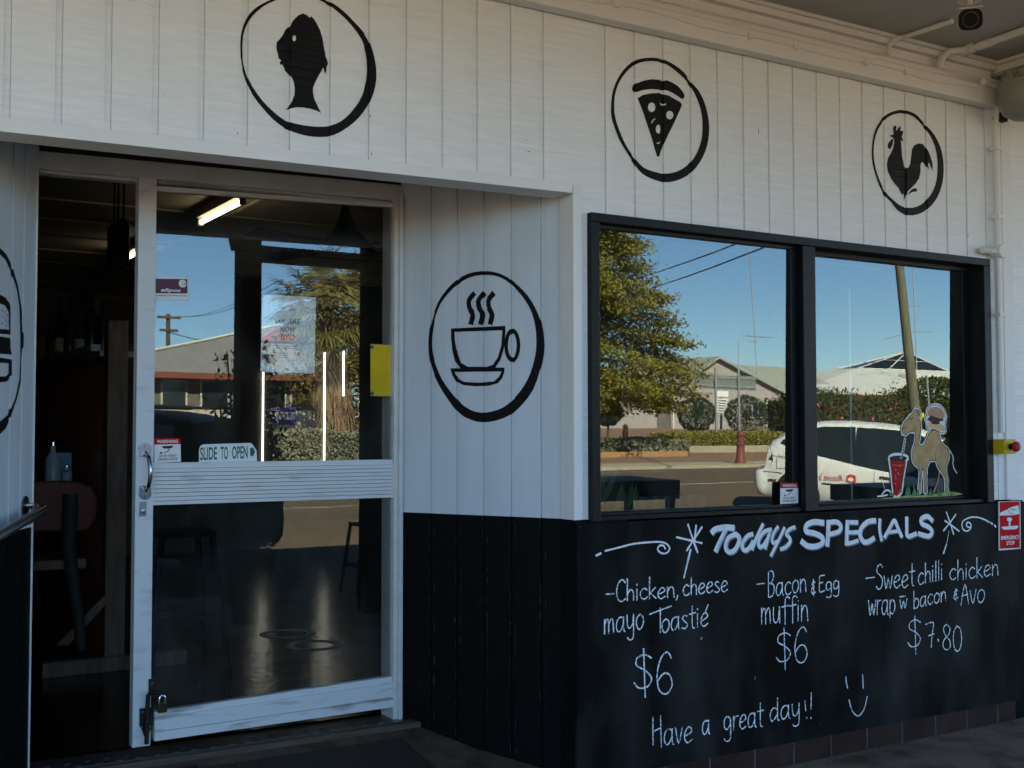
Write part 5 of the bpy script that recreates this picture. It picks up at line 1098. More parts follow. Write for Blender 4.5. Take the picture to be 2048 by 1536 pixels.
# signs
def post_at(L, u, v, r_, m_, t, u2=None):
    a = RW(u2 or u, 860, L); b = RW(u, v, L); mb = MB(); mb.tube([(a.x, a.y-.05, gz(a.y)-.02), (b.x, b.y-.05, b.z)], r_, 10); return obj('post', mb, m_, t)
S1 = RP(36); t = thing('street_sign', RW(1450, 850, 36), 'back of a wide grey street sign on two galvanised posts', 'street sign')
obj('sign_panel', rslab(S1, [(1386, 733), (1507, 736), (1507, 765), (1386, 760)], .02), m_signb, t)
mb = MB()
for f0 in (.2, .8):
    p = [S1.pp(1386, 733+27*f0-3, .03), S1.pp(1507, 736+29*f0-3, .03), S1.pp(1507, 736+29*f0+1, .03), S1.pp(1386, 733+27*f0+1, .03)]; mb.prism(p, [q-Vector((0, .028, 0)) for q in p])
each('rail', mb, m_galv, t)
for u, v, u2 in ((1423, 719, 1428), (1469, 721, 1474)): 
    a = RW(u2, 860, 36); b = RW(u, v, 36); mb = MB(); mb.tube([(a.x, a.y+.09, 0), (b.x, b.y+.09, b.z)], .05, 10); obj('post', mb, m_galv, t)
S2 = RP(38); t = thing('notice_board', RW(1440, 850, 38), 'white notice board with small black print, standing behind the big sign posts', 'notice board')
obj('board', rslab(S2, [(1428, 765), (1453, 766), (1453, 777), (1430, 777)], .03), m_white_pl, t); obj('board', rslab(S2, [(1430, 781), (1453, 781), (1444, 809), (1430, 808)], .03), m_white_pl, t)
a = Art(S2); [a.stroke([(1433, y), (1448-(y-785)*.2, y+.5)], .04, 0) for y in (785, 790, 795, 800, 805)]; each('printing', a.mesh(.012), m_ink, t)
post_at(38, 1441, 768, .05, m_galv, t)
S3 = RP(39); t = thing('give_way_sign', RW(1555, 850, 39), 'grey back of a triangular give way sign with a small plate below', 'road sign')
obj('sign_plate', rslab(S3, [(1542, 794), (1566, 794), (1555, 819)], .015), m_galv, t); obj('lower_plate', rslab(S3, [(1551, 822), (1567, 822), (1568, 842), (1552, 842)], .015), m_white_pl, t); post_at(39, 1555, 792, .035, m_galv, t)
S4 = RP(39); t = thing('warning_sign', RW(1842, 850, 39), 'yellow diamond warning sign above the camel painting', 'road sign')
obj('sign_plate', rslab(S4, [(1834, 812), (1840, 797), (1850, 810), (1844, 822)], .015), m_signy, t); post_at(39, 1841, 800, .03, m_galv, t); a = Art(S4); a.fill([[(1836, 800), (1838.6, 800), (1838.6, 810), (1836, 810)]]); obj('symbol', a.mesh(.01), m_ink, t)
t = thing('sign_post', RW(1857, 850, 38), 'bare grey metal post right of the leaning power pole', 'post'); post_at(38, 1854, 730, .05, m_galv, t, 1866)
# poles and wires
a = RW(1834, 835, 27.5); b = RW(1796, 527, 27.5); d_ = (b-a)/(b.z-a.z); base_ = a-d_*(a.z); top_ = a+d_*9.5
t = thing('power_pole', base_, 'thick weathered timber power pole leaning left, mirrored in the right pane', 'power pole')
mb = MB(); mb.tube([base_, base_+d_*4, top_], [.19, .165, .13], 14); obj('shaft', mb, m_pole, t)
mb = MB(); c = base_+d_*9.0; mb.box((c.x-1.1, c.y-.06, c.z), (c.x+1.1, c.y+.06, c.z+.12)); obj('crossarm', mb, m_pole, t)
for i, (pa, pb) in enumerate((((1200, 560), (1700, 370)), ((1200, 588), (1700, 399)))):
    p0, p1 = RW(*pa, 62), RW(*pb, 16); mb = MB(); mb.tube([p0.lerp(p1, k/8)-Vector((0, 0, .25*math.sin(math.pi*k/8))) for k in range(9)], .022, 6)
    tag(obj('overhead_cable', mb, m_wire), ['upper black overhead cable crossing the sky beside the big tree', 'lower black overhead cable crossing the sky beside the big tree'][i], 'cable')
D1 = RP(80, True); a = RD(337, 745, 80); b = RD(337, 628, 80); t = thing('power_pole', (a.x, a.y, .8), 'distant power pole with two crossarms above the grey roof in the door glass', 'power pole')
mb = MB(); mb.tube([(a.x, a.y, .5), (b.x, b.y, b.z)], [.2, .13], 10); obj('shaft', mb, m_bark, t)
for v, w_ in ((634, 23), (660, 18)): p, q = RD(337-w_, v, 80), RD(337+w_, v+2, 80); mb = MB(); mb.box((p.x, p.y+.1, p.z-.08), (q.x, p.y+.25, p.z+.08)); obj('crossarm', mb, m_bark, t)
mb = MB(); p0, p1 = RD(340, 664, 80), RD(640, 655, 40); mb.tube([p0.lerp(p1, k/8)-Vector((0, 0, .6*math.sin(math.pi*k/8))) for k in range(9)], .03, 6); tag(obj('overhead_cable', mb, m_wire), 'sagging cable from the distant power pole in the door glass', 'cable')
for k_, (vv, v2) in enumerate(((634, 560), (632, 575))):
    mb = MB(); p0, p1 = RD(356, vv, 80), RD(560, v2, 40); mb.tube([p0.lerp(p1, k/8)-Vector((0, 0, .4*math.sin(math.pi*k/8))) for k in range(9)], .013, 6); tag(obj('overhead_cable', mb, m_wire), ['upper thin line from the distant power pole crossarm', 'lower thin line from the distant power pole crossarm'][k_], 'cable')
# pink house
H1 = RP(60); H2 = RP(66); HY = H1.y; gzb = .35
t = thing('pink_house', (RW(1428, 846, 60).x, HY, gzb), 'pale pink rendered house with a front gable and grey green roof', 'house')
gl, gr_, ap = H1.pp(1341, 752), H1.pp(1557, 769), H1.pp(1428, 703)
ez = min(gl.z, gr_.z)
mb = MB(); pts = [Vector((gl.x, HY, gzb)), Vector((gr_.x, HY, gzb)), Vector((gr_.x, HY, ez)), ap, Vector((gl.x, HY, ez))]; mb.prism(pts, [p-Vector((0, 9, 0)) for p in pts]); obj('wall', mb, m_pink, t)
xl = RW(1080, 800, 62).x; xr2 = RW(1660, 800, 62).x
mb = MB(); mb.box((xl, HY-9, gzb), (gl.x-.01, HY-1.5, ez)); mb.box((gr_.x+.01, HY-9, gzb), (xr2, HY-2.6, ez)); obj('wing_wall', mb, m_pink, t)
mb = MB(); rz2 = ap.z-.15
def slope(mb, x0, x1, yf, zf, yr, zr_, th=.1): mb.prism([Vector((x0, yf, zf)), Vector((x0, yr, zr_)), Vector((x0, yr, zr_+th)), Vector((x0, yf, zf+th))], [Vector((x1, yf, zf)), Vector((x1, yr, zr_)), Vector((x1, yr, zr_+th)), Vector((x1, yf, zf+th))])
slope(mb, ap.x, xr2+.5, HY-.3, ez-.1, HY-6, rz2); slope(mb, ap.x, xr2+.5, HY-12, ez-.1, HY-6.01, rz2)
slope(mb, xl-.5, ap.x-.02, HY-.9, ez-.1, HY-6, rz2-.9); slope(mb, xl-.5, ap.x-.02, HY-12, ez-.1, HY-6.01, rz2-.9)
for e_, s_ in ((gl, -1), (gr_, 1)):
    x_e = e_.x+s_*.5; z_e = ez-.5*(ap.z-ez)/abs(ap.x-e_.x)
    f = [Vector((x_e, HY+.35, z_e)), Vector((ap.x, HY+.35, ap.z)), Vector((ap.x, HY+.35, ap.z+.14)), Vector((x_e, HY+.35, z_e+.14))]; mb.prism(f, [p-Vector((0, 6.5, 0)) for p in f])
obj('roof', mb, m_groof, t)
mb = MB(); mb.box((gr_.x-.2, HY-2.55, gzb+.3), (xr2, HY-2.5, ez-.4)); obj('verandah_shade', mb, m_wing, t)  # dark sheet before the wing wall, standing in for shade under the eaves
mb = MB(); mb.box((xl, HY-1.45, ez-.2), (gl.x-.6, HY-1.2, ez-.02)); mb.box((gr_.x+.02, HY-.32, ez-.26), (xr2, HY-.2, ez-.06)); obj('fascia', mb, m_fascia, t)
for (u0, v0, u1, v1) in ((1253, 783, 1263, 822), (1318, 784, 1334, 815)):
    p, q = H1.pp(u0, v1), H1.pp(u1, v0); w_ = bpy.data.objects.new('window', None)
    mb = MB(); mb.box((p.x, HY-1.5, p.z), (q.x, HY-1.44, q.z)); wo = obj('window', mb, m_white_pl, t); mb = MB(); n3 = 3
    for k in range(n3): zz = p.z+(q.z-p.z)*k/n3; mb.box((p.x+.06, HY-1.44, zz+.05), (q.x-.06, HY-1.425, zz+(q.z-p.z)/n3-.05))
    obj('pane', mb, m_wing, wo); bpy.data.objects.remove(w_)
mb = MB(); mb.tube([Vector((gr_.x+.1, HY-.22, ez-.08)), Vector((xr2, HY-.22, ez-.08))], .07, 6); obj('gutter', mb, m_groof, t)
for xx in (gl.x+.12, gr_.x-.12): mb = MB(); mb.tube([Vector((xx, HY+.06, gzb)), Vector((xx, HY+.06, ez-.1))], .045, 6); obj('downpipe', mb, m_white_pl, t)
for xx in (gl.x+1.6, gr_.x-2.6):
    mb = MB(); mb.box((xx, HY+.001, gzb+.9), (xx+1.1, HY+.05, gzb+2.0)); wo = obj('window', mb, m_white_pl, t); mb = MB(); mb.box((xx+.07, HY+.05, gzb+.97), (xx+.52, HY+.06, gzb+1.93)); mb.box((xx+.58, HY+.05, gzb+.97), (xx+1.03, HY+.06, gzb+1.93)); obj('pane', mb, m_wing, wo)
H3 = RP(64)
for (u0, v0, u1, v1) in ((1491, 470, 1511, 712), (1472, 668, 1473, 712)):
    a, b = H3.pp(u1, v1), H3.pp(u0, v0); mb = MB(); mb.tube([a-Vector((0, 0, .8)), b], .03, 6); ma_ = obj('aerial_mast', mb, m_galv, t)
    if u0 == 1491:
        mb = MB(); p, q = H3.pp(1489, 657), H3.pp(1537, 660); mb.tube([p, q], .025, 6)
        for k in range(5): c = p.lerp(q, k/4); mb.tube([c+Vector((0, -.4, 0)), c+Vector((0, .4, 0))], .015, 5)
        mb.tube([H3.pp(1494, 668), H3.pp(1512, 668)], .02, 5); obj('aerial', mb, m_galv, ma_)
# white roofed house with glass pyramid
t = thing('white_roofed_house', (RW(1800, 840, 62).x, RW(1800, 840, 62).y, .4), 'low house with a broad white roof and a dark glass pyramid skylight', 'house')
K = RP(60); e0, e1 = K.pp(1585, 770), K.pp(2040, 772); r0, r1 = RP(67).pp(1712, 719), RP(67).pp(1895, 722); yb = K.y-16; zr_ = r0.z
mb = MB(); v_ = [Vector((e0.x, K.y, e0.z)), Vector((e1.x, K.y, e0.z)), Vector((e1.x, yb, e0.z)), Vector((e0.x, yb, e0.z)), Vector((r0.x, r0.y, zr_)), Vector((r1.x, r0.y, zr_)), Vector((r1.x, yb+7, zr_)), Vector((r0.x, yb+7, zr_))]
mb.add(v_, [(0, 1, 5, 4), (1, 2, 6, 5), (2, 3, 7, 6), (3, 0, 4, 7), (4, 5, 6, 7), (3, 2, 1, 0)]); rf = obj('roof', mb, m_wroof, t)
apx = RP(68.5).pp(1802, 686); mb = MB(); q4 = [Vector((r0.x, r0.y+.1, zr_+.01)), Vector((r1.x, r0.y+.1, zr_+.01)), Vector((r1.x, yb+7, zr_+.01)), Vector((r0.x, yb+7, zr_+.01))]; ym = (r0.y+yb+7)/2; apx.y = ym
mb.add(q4+[apx], [(0, 1, 4), (1, 2, 4), (2, 3, 4), (3, 0, 4)]); obj('skylight', mb, m_wing, rf)
mb = MB()
for f in (0, .33, .62, 1): mb.tube([q4[0].lerp(q4[1], f), apx], .045, 6)
mb.tube([q4[0], q4[1]], .06, 6); mb.tube([q4[3], apx, q4[2]], .07, 6); mb.tube([q4[0].lerp(apx, .5), q4[1].lerp(apx, .5)], .02, 6); obj('glazing_bar', mb, m_wroof, rf)
mb = MB(); mb.box((e0.x+.1, K.y-.12, e0.z-.32), (e1.x, K.y-.02, e0.z-.01)); obj('fascia', mb, m_fascia, t); mb = MB(); mb.box((e0.x+.8, yb+1, .3), (e1.x-.8, K.y-.8, e0.z-.02)); obj('wall', mb, m_bolld, t)
p, q = RP(61).pp(1879, 766), RP(61).pp(1927, 728); mb = MB(); mb.box((p.x, K.y-5, p.z-.3), (q.x, K.y-3.2, q.z)); obj('rooftop_unit', mb, m_wroof, t, bevel=.03)
a, b = RP(62).pp(1832, 720), RP(62).pp(1820, 500); mb = MB(); mb.tube([a, b], .045, 6); mb.tube([RP(62).pp(1762, 661), RP(62).pp(1795, 652), RP(62).pp(1830, 645), RP(62).pp(1867, 644)], .03, 6); mb.tube([RP(62).pp(1815, 594), RP(62).pp(1837, 594)], .03, 6); obj('aerial', mb, m_galv, t)
# grey roofed house in the door glass
K = RP(44, True); t = thing('grey_roofed_house', K.pp(500, 860), 'low house with grey iron hip roof and small red gable, mirrored in the door', 'house')
e0, e1 = K.pp(130, 744), K.pp(735, 750); yb = K.y-13; ez = (e0.z+e1.z)/2; rl, rr2 = RP(50, True).pp(560, 652), RP(50, True).pp(640, 655); zr_ = rl.z
mb = MB(); v_ = [Vector((e0.x, K.y, ez)), Vector((e1.x, K.y, ez)), Vector((e1.x, yb, ez)), Vector((e0.x, yb, ez)), Vector((rl.x, rl.y, zr_)), Vector((rr2.x, rl.y, zr_))]
mb.add(v_, [(0, 1, 5, 4), (1, 2, 5), (2, 3, 4, 5), (3, 0, 4), (3, 2, 1, 0)]); rf = obj('roof', mb, m_troof, t)
gq = [RP(47.5, True).pp(522, 681), RP(47.5, True).pp(578, 654), RP(47.5, True).pp(636, 682)]; mb = MB(); mb.prism(gq, [p-Vector((0, 3, 0)) for p in gq]); obj('gable', mb, m_redg, rf)
mb = MB(); mb.tube([Vector((e0.x, K.y+.05, ez+.05)), Vector((rl.x, rl.y, zr_+.06))], .07, 6); obj('ridge_cap', mb, m_wroof, rf)
mb = MB(); mb.box((e0.x+.1, K.y-.1, ez-.22), (e1.x-.1, K.y+.0, ez-.01)); obj('fascia', mb, m_fascia, t); mb = MB(); mb.box((e0.x+.5, yb+.6, .2), (e1.x-.5, K.y-.7, ez-.02)); obj('wall', mb, m_hwall, t)
for (u0, u1) in ((200, 300), (330, 385), (410, 470), (535, 585), (592, 650)):
    p, q = K.pp(u0, 818), K.pp(u1, 758); mb = MB(); mb.box((p.x, K.y-.7, p.z), (q.x, K.y-.64, q.z)); wo = obj('window', mb, m_cwall, t); mb = MB(); mb.box((p.x+.08, K.y-.64, p.z+.08), (q.x-.08, K.y-.62, q.z-.08)); obj('pane', mb, m_wing, wo)
K = RP(37, True); t = thing('low_wall', K.pp(540, 860), 'low cream wall with a dark capping in front of the grey roofed house', 'wall'); p, q = K.pp(100, 850), K.pp(660, 820); mb = MB(); mb.box((p.x, K.y-.2, 0), (q.x, K.y, q.z)); obj('wall_face', mb, m_cwall, t); mb = MB(); mb.box((p.x, K.y-.25, q.z+.001), (q.x, K.y+.05, q.z+.06)); obj('capping', mb, m_dark, t)
t = thing('banner', K.pp(525, 832), 'purple and white lettered banner on the low cream wall', 'banner'); Kb = RP(36.9, True)
obj('cloth', rslab(Kb, [(454, 814), (591, 815), (591, 849), (454, 849)], .03), m_white_pl, t)
a = Art(Kb); a.fill([[(454, 814), (591, 815), (591, 824), (454, 824)]]); a.fill([[(454, 839.5), (591, 839.5), (591, 849), (454, 849)]]); obj('purple_band', a.mesh(.012), m_purple, t)
a = Art(Kb); a.type('TOTAL HEALTH', (583, 827), (470, 827), (470, 837), (583, 837), bold=.02); obj('lettering', a.mesh(.012), m_ink, t)
a = Art(Kb); a.type('Quality Healthcare', (560, 815.5), (458, 815.5), (458, 823.5), (560, 823.5)); a.type('Close to home', (556, 840.5), (470, 840.5), (470, 848.5), (556, 848.5)); obj('lettering', a.mesh(.016), m_white_pl, t)
# palm
b = RD(684, 860, 32); top = RD(648, 600, 32); b.z = gz(b.y); t = thing('fan_palm', b, 'fan palm with a skirt of dead fronds, mirrored in the door glass', 'palm tree'); r_ = random.Random(11)
mb = MB(); mb.tube([b, b.lerp(top, .3)+Vector((.1, 0, 0)), b.lerp(top, .7), top], [.42, .28, .2, .16], 12); obj('trunk', mb, m_bark, t)
mb = MB(); st = MB()
for i in range(74):
    az = r_.random()*6.283; el = r_.uniform(-1.15, 1.2); d_ = Vector((math.cos(az)*math.cos(el), math.sin(az)*math.cos(el), math.sin(el))); l = r_.uniform(.8, 1.25); o_ = top+Vector((0, 0, r_.uniform(-.2, .2))); hub = o_+d_*l-Vector((0, 0, .12*l*l)); st.tube([o_, hub], .02, 4)
    sd = d_.cross(Vector((0, 0, 1))).normalized(); un = sd.cross(d_)
    for k in range(17):
        a = (k-8)/8*1.9; q = d_*math.cos(a)+sd*math.sin(a)+un*r_.gauss(0, .08); L_ = r_.uniform(.55, .85); w_ = sd*.028 if abs(a) < 1 else un*.028; mid = hub+q*L_*.6; tip = hub+q*L_-Vector((0, 0, .22*L_)); mb.add([hub, mid+w_, tip, mid-w_], [(0, 1, 2, 3)])
obj('fronds', mb, m_palm, t); obj('stalks', st, m_straw, t); mb = MB()
for i in range(620):
    az = r_.random()*6.283; h = r_.random(); base_ = b.lerp(top, .16+.34*h); d_ = Vector((math.cos(az), math.sin(az), 0)); R_ = .2+.36*r_.random()*(.6+.4*h); p = base_+d_*R_; l = r_.uniform(.5, 1.1); n_ = Vector((-d_.y, d_.x, 0))*.04
    mb.add([p+Vector((0, 0, l*.4)), p+n_+d_*.08, p-Vector((0, 0, l*.6))+d_*r_.uniform(0, .18), p-n_+d_*.08], [(0, 1, 2, 3)])
obj('dead_fronds', mb, m_straw, t)

# ------------------------------------------------------------------ parked cars
def car(name, base, axis, lat, stations, glass, m_body, label, wheels, wr, extra=None, front_glass=(), tz=0):
    """stations: (s, z bottom, z belt, z roof, half width, half roof width); lat points to the near side"""
    t = thing(name, base, label, 'car'); ax = Vector((*axis, 0)).normalized(); la = Vector((*lat, 0)).normalized(); o_ = Vector(base)
    T = lambda s_, y, z: o_+ax*s_+la*y+Vector((0, 0, z+tz*s_))
    def at(s_):
        for A_, B_ in zip(stations, stations[1:]):
            if A_[0] <= s_ <= B_[0]: k = (s_-A_[0])/(B_[0]-A_[0]); return [A_[i]+(B_[i]-A_[i])*k for i in range(6)]
        return list(stations[-1])
    def side(s_, z):
        _, zb, zl, zr, w, wrf = at(s_)
        if z <= zl: f = (z-zb)/max(.01, zl-zb); return w-.06*abs(f-.55)**1.5*2.0-(.05 if f < .05 else 0)
        f = min(1, (z-zl)/max(.01, zr-.05-zl)); return (w-.045)+(wrf-(w-.045))*f
    mb = MB(); rings = []; N = 110; s0, s1 = stations[0][0], stations[-1][0]
    for i in range(N+1):
        s_ = s0+(s1-s0)*i/N; _, zb, zl, zr, w, wrf = at(s_); hh = []
        for f in (0, .1, .3, .55, .8, 1): z = zb+(zl-zb)*f; hh.append((side(s_, z), z))
        for f in (.33, .66, 1): z = zl+(zr-.05-zl)*f; hh.append((side(s_, z) if zr-.06 > zl else hh[-1][0]-.05, z if zr-.06 > zl else zl+.01*f))
        hh += [(hh[-1][0]-.07, max(zr-.015, hh[-1][1]+.004)), (hh[-1][0]*.5, max(zr, hh[-1][1]+.008)), (0, max(zr+.01, hh[-1][1]+.012))]
        rings.append([T(s_, y, z) for y, z in hh]+[T(s_, -y, z) for y, z in reversed(hh[:-1])])
    n = len(rings[0])
    for r1_, r2_ in zip(rings, rings[1:]):
        mb.add(r1_+r2_, [(k, k+1, n+k+1, n+k) for k in range(n-1)])
    mb.add(rings[0], [tuple(range(n))]); mb.add(rings[-1], [tuple(range(n))])
    body = obj('body', mb, m_body, t, smooth=True)
    bm = bmesh.new(); bm.from_mesh(body.data); bmesh.ops.remove_doubles(bm, verts=bm.verts, dist=.001); bmesh.ops.recalc_face_normals(bm, faces=bm.faces); bm.to_mesh(body.data); bm.free()
    def decal(nm, poly, m_, off=.004, sgn=1, par=t, bev=0):
        vs, fs = fill2d([smoothp(poly, 3, True)] if bev else [poly])
        bm = bmesh.new(); V = [bm.verts.new((x, y, 0)) for x, y in vs]
        for f in fs: 
            try: bm.faces.new([V[i] for i in f])
            except ValueError: pass
        for axx in (0, 1):
            lo = min(v.co[axx] for v in bm.verts); hi = max(v.co[axx] for v in bm.verts); k = lo+.08
            while k < hi:
                co = [0, 0, 0]; no = [0, 0, 0]; co[axx] = k; no[axx] = 1; bmesh.ops.bisect_plane(bm, geom=bm.verts[:]+bm.edges[:]+bm.faces[:], plane_co=co, plane_no=no); k += .08
        bm.verts.index_update(); mb = MB(); mb.v = [T(v.co.x, sgn*(side(v.co.x, v.co.y)+off), v.co.y) for v in bm.verts]; mb.f = [tuple(v.index for v in f.verts) for f in bm.faces]; bm.free()
        return obj(nm, mb, m_, par, smooth=True)
    for g in glass:
        for sg in (1, -1): decal('side_window', g, m_carg, .014, sg)
    for (sa, sb) in front_glass:
        mb = MB(); _, _, zl, zr, w, wrf = at(sb if at(sb)[3] > at(sa)[3] else sa)
        A_, B_ = at(sa), at(sb); q = [T(sa, A_[5]*.93, A_[3]+.012), T(sb, B_[5]*.9, B_[3]+.012), T(sb, -B_[5]*.9, B_[3]+.012), T(sa, -A_[5]*.93, A_[3]+.012)]; mb.quad(*q); obj('windscreen', mb, m_carg, t)
    for s_ in wheels:
        for sg in (1, -1):
            decal('wheel_arch', ell(s_, wr+.02, wr+.07, wr+.07, 24), m_cartrim, .004, sg)
            w = at(s_)[4]; c = T(s_, sg*(w-.10), wr); mb = MB(); mb.lathe(c, [(wr*.7, -.08), (wr*.96, -.08), (wr, -.05), (wr, .07), (wr*.94, .1), (wr*.66, .105)], 28, la*sg); wh = obj('wheel', mb, m_tyre, t)
            mb = MB(); mb.lathe(c, [(wr*.66, .09), (wr*.6, .108), (wr*.25, .112), (wr*.2, .12)], 24, la*sg); obj('rim', mb, m_rim, wh)
    if extra: extra(t, T, decal, side)
    return t
ax, la = (.682, .731), (-.731, .682)
rp0 = RW(1513, 950, 12.6); base = Vector((rp0.x, rp0.y, roadz(-8.3)))-Vector((*la, 0))*.82
TZ = (roadz(-6.1)-roadz(-8.1))/2.65
def ex(t, T, decal, side):
    lamp = [(.075, .72), (.14, .70), (.17, .78), (.16, .88), (.12, .94), (.08, .93)]
    for sg in (1, -1): decal('tail_lamp', lamp, m_tail, .006, sg)
    decal('seam', [(.14, .838), (.55, .822), (.55, .830), (.14, .846)], m_cartrim, .003); decal('bumper_groove', [(.03, .612), (.30, .600), (.30, .608), (.03, .620)], m_cartrim, .004)
    decal('reflector', [(.10, .47), (.22, .47), (.22, .51), (.10, .51)], mat('amber_reflector', (.10, .05, .03), .3), .006)
    f = decal('fuel_flap', [(.22, .665), (.37, .665), (.37, .82), (.22, .82)], m_cartrim, .003); decal('flap_face', [(.226, .672), (.364, .672), (.364, .813), (.226, .813)], m_car, .006)
    decal('door_seam', [(1.60, .30), (1.607, .30), (1.635, .74), (1.628, .74)], m_cartrim, .003); decal('side_strip', [(.92, .50), (2.9, .44), (2.9, .455), (.92, .515)], m_cartrim, .010)
    decal('door_handle', [(1.69, .625), (1.93, .605), (1.93, .645), (1.70, .665)], m_cartrim, .008); decal('pillar', [(1.36, .79), (1.62, .75), (1.60, 1.315), (1.40, 1.32)], m_carg, .0135)
    vs, fs = type2d("Rosie's", shear=.25, bold=-.004); x1 = max(p[0] for p in vs)
    mb = MB(); mb.v = [T(1.21-x/x1*.33, side(1.0, .6)+.012, .555+y*.12) for x, y in vs]; mb.f = fs; obj('lettering', mb, mat('red_lettering', (.40, .02, .015), .5), t)
    decal('logo', [(1.24, .55), (1.38, .54), (1.38, .64), (1.32, .66), (1.26, .64)], mat('red_lettering', (.40, .02, .015), .5), .008); decal('logo_heart', ell(1.31, .585, .04, .028, 12), m_car, .011)
car('white_hatchback', base, ax, la, [(-.09, .40, .58, .60, .70, .5), (-.06, .29, .61, .63, .81, .6), (.04, .26, .64, .66, .835, .6), (.075, .26, .70, .74, .79, .6), (.10, .26, .93, .97, .80, .64), (.14, .25, .98, 1.05, .81, .60), (.35, .24, .94, 1.19, .83, .57), (.65, .23, .90, 1.30, .835, .56), (.95, .22, .86, 1.37, .84, .56), (1.3, .22, .79, 1.395, .84, .56), (1.8, .22, .715, 1.39, .84, .56), (2.3, .22, .66, 1.34, .84, .55), (2.7, .22, .66, 1.19, .83, .58), (3.1, .22, .68, .92, .82, .64), (3.2, .22, .70, .80, .82, .66), (3.7, .22, .64, .70, .80, .62), (4.0, .25, .57, .61, .74, .58), (4.1, .34, .50, .54, .64, .5)],
    [[(.26, 1.02), (.30, 1.07), (.45, 1.16), (.65, 1.235), (.95, 1.30), (1.38, 1.325), (1.38, .79), (.95, .87), (.5, .95)], [(1.62, .75), (1.60, 1.32), (1.95, 1.31), (2.25, 1.26), (2.55, 1.13), (2.95, .80), (2.85, .72), (2.2, .675)]], m_car,
    'white three door hatchback with red lettering, mirrored in the window', [.54, 3.2], .285, ex, [(.16, .72), (2.45, 3.05)], TZ)
axw = (-.682, -.731); nose = Vector((3.85, -5.75, roadz(-5.9)))
def ex2(t, T, decal, side):
    for sg in (1, -1): decal('tail_lamp', [(.04, .75), (.12, .75), (.12, 1.1), (.04, 1.1)], m_tail, .006, sg)
    decal('door_handle', [(2.2, .86), (2.4, .86), (2.4, .9), (2.2, .9)], m_cartrim, .01)
    for s_ in (1.0, 2.6): mb = MB(); mb.tube([T(s_, .62, 1.72), T(s_, -.62, 1.72)], .025, 8); obj('roof_bar', mb, m_cartrim, t)
car('black_wagon', nose, axw, la, [(0, .42, .75, .80, .80, .7), (.05, .36, 1.05, 1.1, .88, .66), (.25, .34, 1.06, 1.60, .90, .64), (.8, .32, 1.05, 1.68, .90, .64), (2.4, .32, 1.02, 1.68, .90, .64), (2.9, .32, 1.0, 1.58, .90, .64), (3.4, .32, .99, 1.10, .89, .7), (3.5, .32, .98, 1.02, .89, .7), (4.2, .34, .92, .96, .86, .68), (4.45, .38, .8, .84, .78, .6), (4.5, .45, .66, .7, .68, .5)],
    [[(.35, 1.1), (.4, 1.55), (1.2, 1.6), (1.2, 1.09)], [(1.3, 1.09), (1.3, 1.6), (2.1, 1.59), (2.1, 1.07)], [(2.2, 1.06), (2.2, 1.58), (2.65, 1.52), (3.2, 1.05)]], m_suv,
    'black wagon backed up to the kerb, a dark mass mirrored in the door glass', [.9, 3.55], .35, ex2, [(2.85, 3.4), (.06, .28)], -TZ)
# footpath furniture seen in the glass
def out_table(x, y, w_, d_, h, label):
    t = thing('footpath_table', (x, y, 0), label, 'table', 'dark tables on the footpath'); mb = MB(); mb.box((x-w_/2, y-d_/2, h-.16), (x+w_/2, y+d_/2, h)); obj('table_top', mb, m_tgreen, t, bevel=.01)
    for sx in (-1, 1):
        for sy in (-1, 1): mb = MB(); mb.box((x+sx*(w_/2-.06)-.03, y+sy*(d_/2-.06)-.03, 0), (x+sx*(w_/2-.06)+.03, y+sy*(d_/2-.06)+.03, h-.161)); obj('leg', mb, m_dark, t)
out_table(5.78, -4.2, 1.3, .7, .98, 'dark green footpath table mirrored at the lower left of the window'); out_table(9.52, -4.3, .74, .7, .83, 'dark footpath table mirrored below the red lettering of the white car')
c = RD(496, 800, 9.9); c.z = 0; t = thing('tub_shrub', c, 'dark leafy shrub in a tub beside the awning post, mirrored in the door glass', 'pot plant'); r_ = random.Random(5)
mb = MB(); mb.lathe(c, [(.2, 0), (.26, .45), (.22, .45)], 16); obj('tub', mb, m_dark, t); mb = MB(); lv = MB()
for i in range(26):
    a = r_.random()*6.283; tip = c+Vector((math.cos(a)*.27*r_.random(), math.sin(a)*.27*r_.random(), 1.3+.95*r_.random()**1.3)); mb.tube([c+Vector((0, 0, .4)), c.lerp(tip, .6), tip], [.015, .012, .006], 5)
    for k in range(300): lv.leaf(c.lerp(tip, r_.uniform(.35, 1))+Vector((r_.gauss(0, .08), r_.gauss(0, .08), r_.gauss(0, .06))), .05, r_)
obj('stems', mb, m_bark, t); obj('leaves', lv, mat('black_green_leaves', (.012, .016, .008), .5), t)

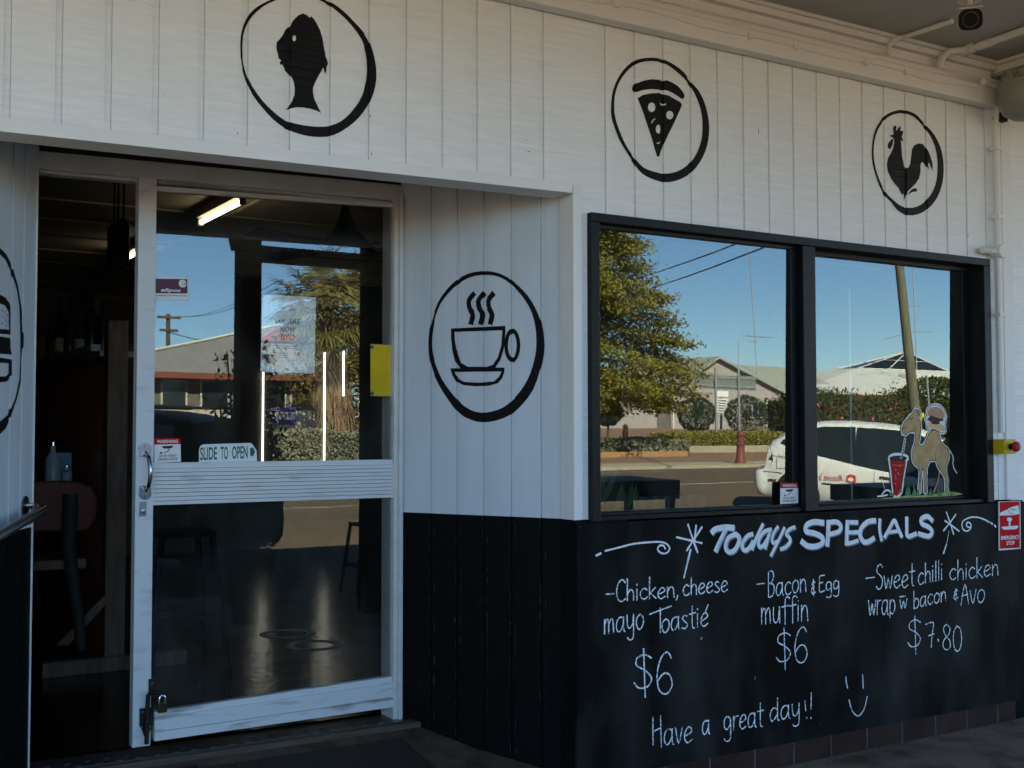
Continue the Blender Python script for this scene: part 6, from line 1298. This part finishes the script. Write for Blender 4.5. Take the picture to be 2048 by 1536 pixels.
# white rod and strip added inside the window as its faint reflection lines
mb = MB(); p0, p1 = W(1290, 482, .32), W(1760, 538, .32); mb.tube([p0, p1], .007, 6); obj('reflection_rod', mb, m_white_pl, shop)
mb = MB(); mb.box((W(1699, 600, .4).x-.006, .40, 1.05), (W(1699, 600, .4).x+.006, .402, 2.2)); obj('reflection_strip', mb, m_white_pl, shop)

# wear on the boards and grit along the foot of the wall
mb = MB()
for (u, v, du, dv) in ((1058, 303, 6, 1.5), (1517, 262, 1, 9), (475, 266, 1.2, 5), (740, 232, 1.2, 7), (743, 308, 1.2, 5), (1052, 280, 2, 2), (1290, 395, 1.5, 1.5), (1680, 200, 1.5, 1.5), (905, 120, 1.3, 1.3), (330, 190, 1.3, 1.5), (1936, 470, 1.5, 4)):
    q = [W(u-du/2, v-dv/2, -.0012), W(u+du/2, v-dv/2+.6, -.0012), W(u+du/2+.5, v+dv/2, -.0012), W(u-du/2, v+dv/2, -.0012)]; mb.quad(*q)
o = obj('paint_chip', mb, mat('bare_chip', (.08, .075, .065), .8), wall); o['kind'] = 'stuff'
mb = MB(); r_ = random.Random(21)
def chip(x, y, z, sz):
    a = r_.random()*6.283; p = [Vector((x+sz*math.cos(a+k*2.09), y+sz*math.sin(a+k*2.09), z)) for k in range(3)]; mb.add(p+[Vector((x, y, z+sz*.8))], [(0, 1, 3), (1, 2, 3), (2, 0, 3)])
for i in range(170): chip(r_.uniform(2.7, 6), -.015-abs(r_.gauss(0, .05)), .0005, .003+.006*r_.random()**2)
for i in range(260): chip(r_.uniform(2.4, 6.5), -r_.uniform(0, 1.6), .0005, .002+.005*r_.random()**3)
for i in range(260):
    y = r_.uniform(-.4, .7); f = r_.random()**2; x = 2.62-.46*max(0, y-.08)/.8*.9-.02-f*1.7; chip(x, y, rz(y)+.001, .002+.004*r_.random()**2)
o = tag(obj('grit', mb, mat('pale_grit', (.17, .145, .11), .9, island=True, col2=(.07, .055, .042))), 'pale grit and dust chips scattered along the foot of the wall', 'grit'); o['kind'] = 'stuff'
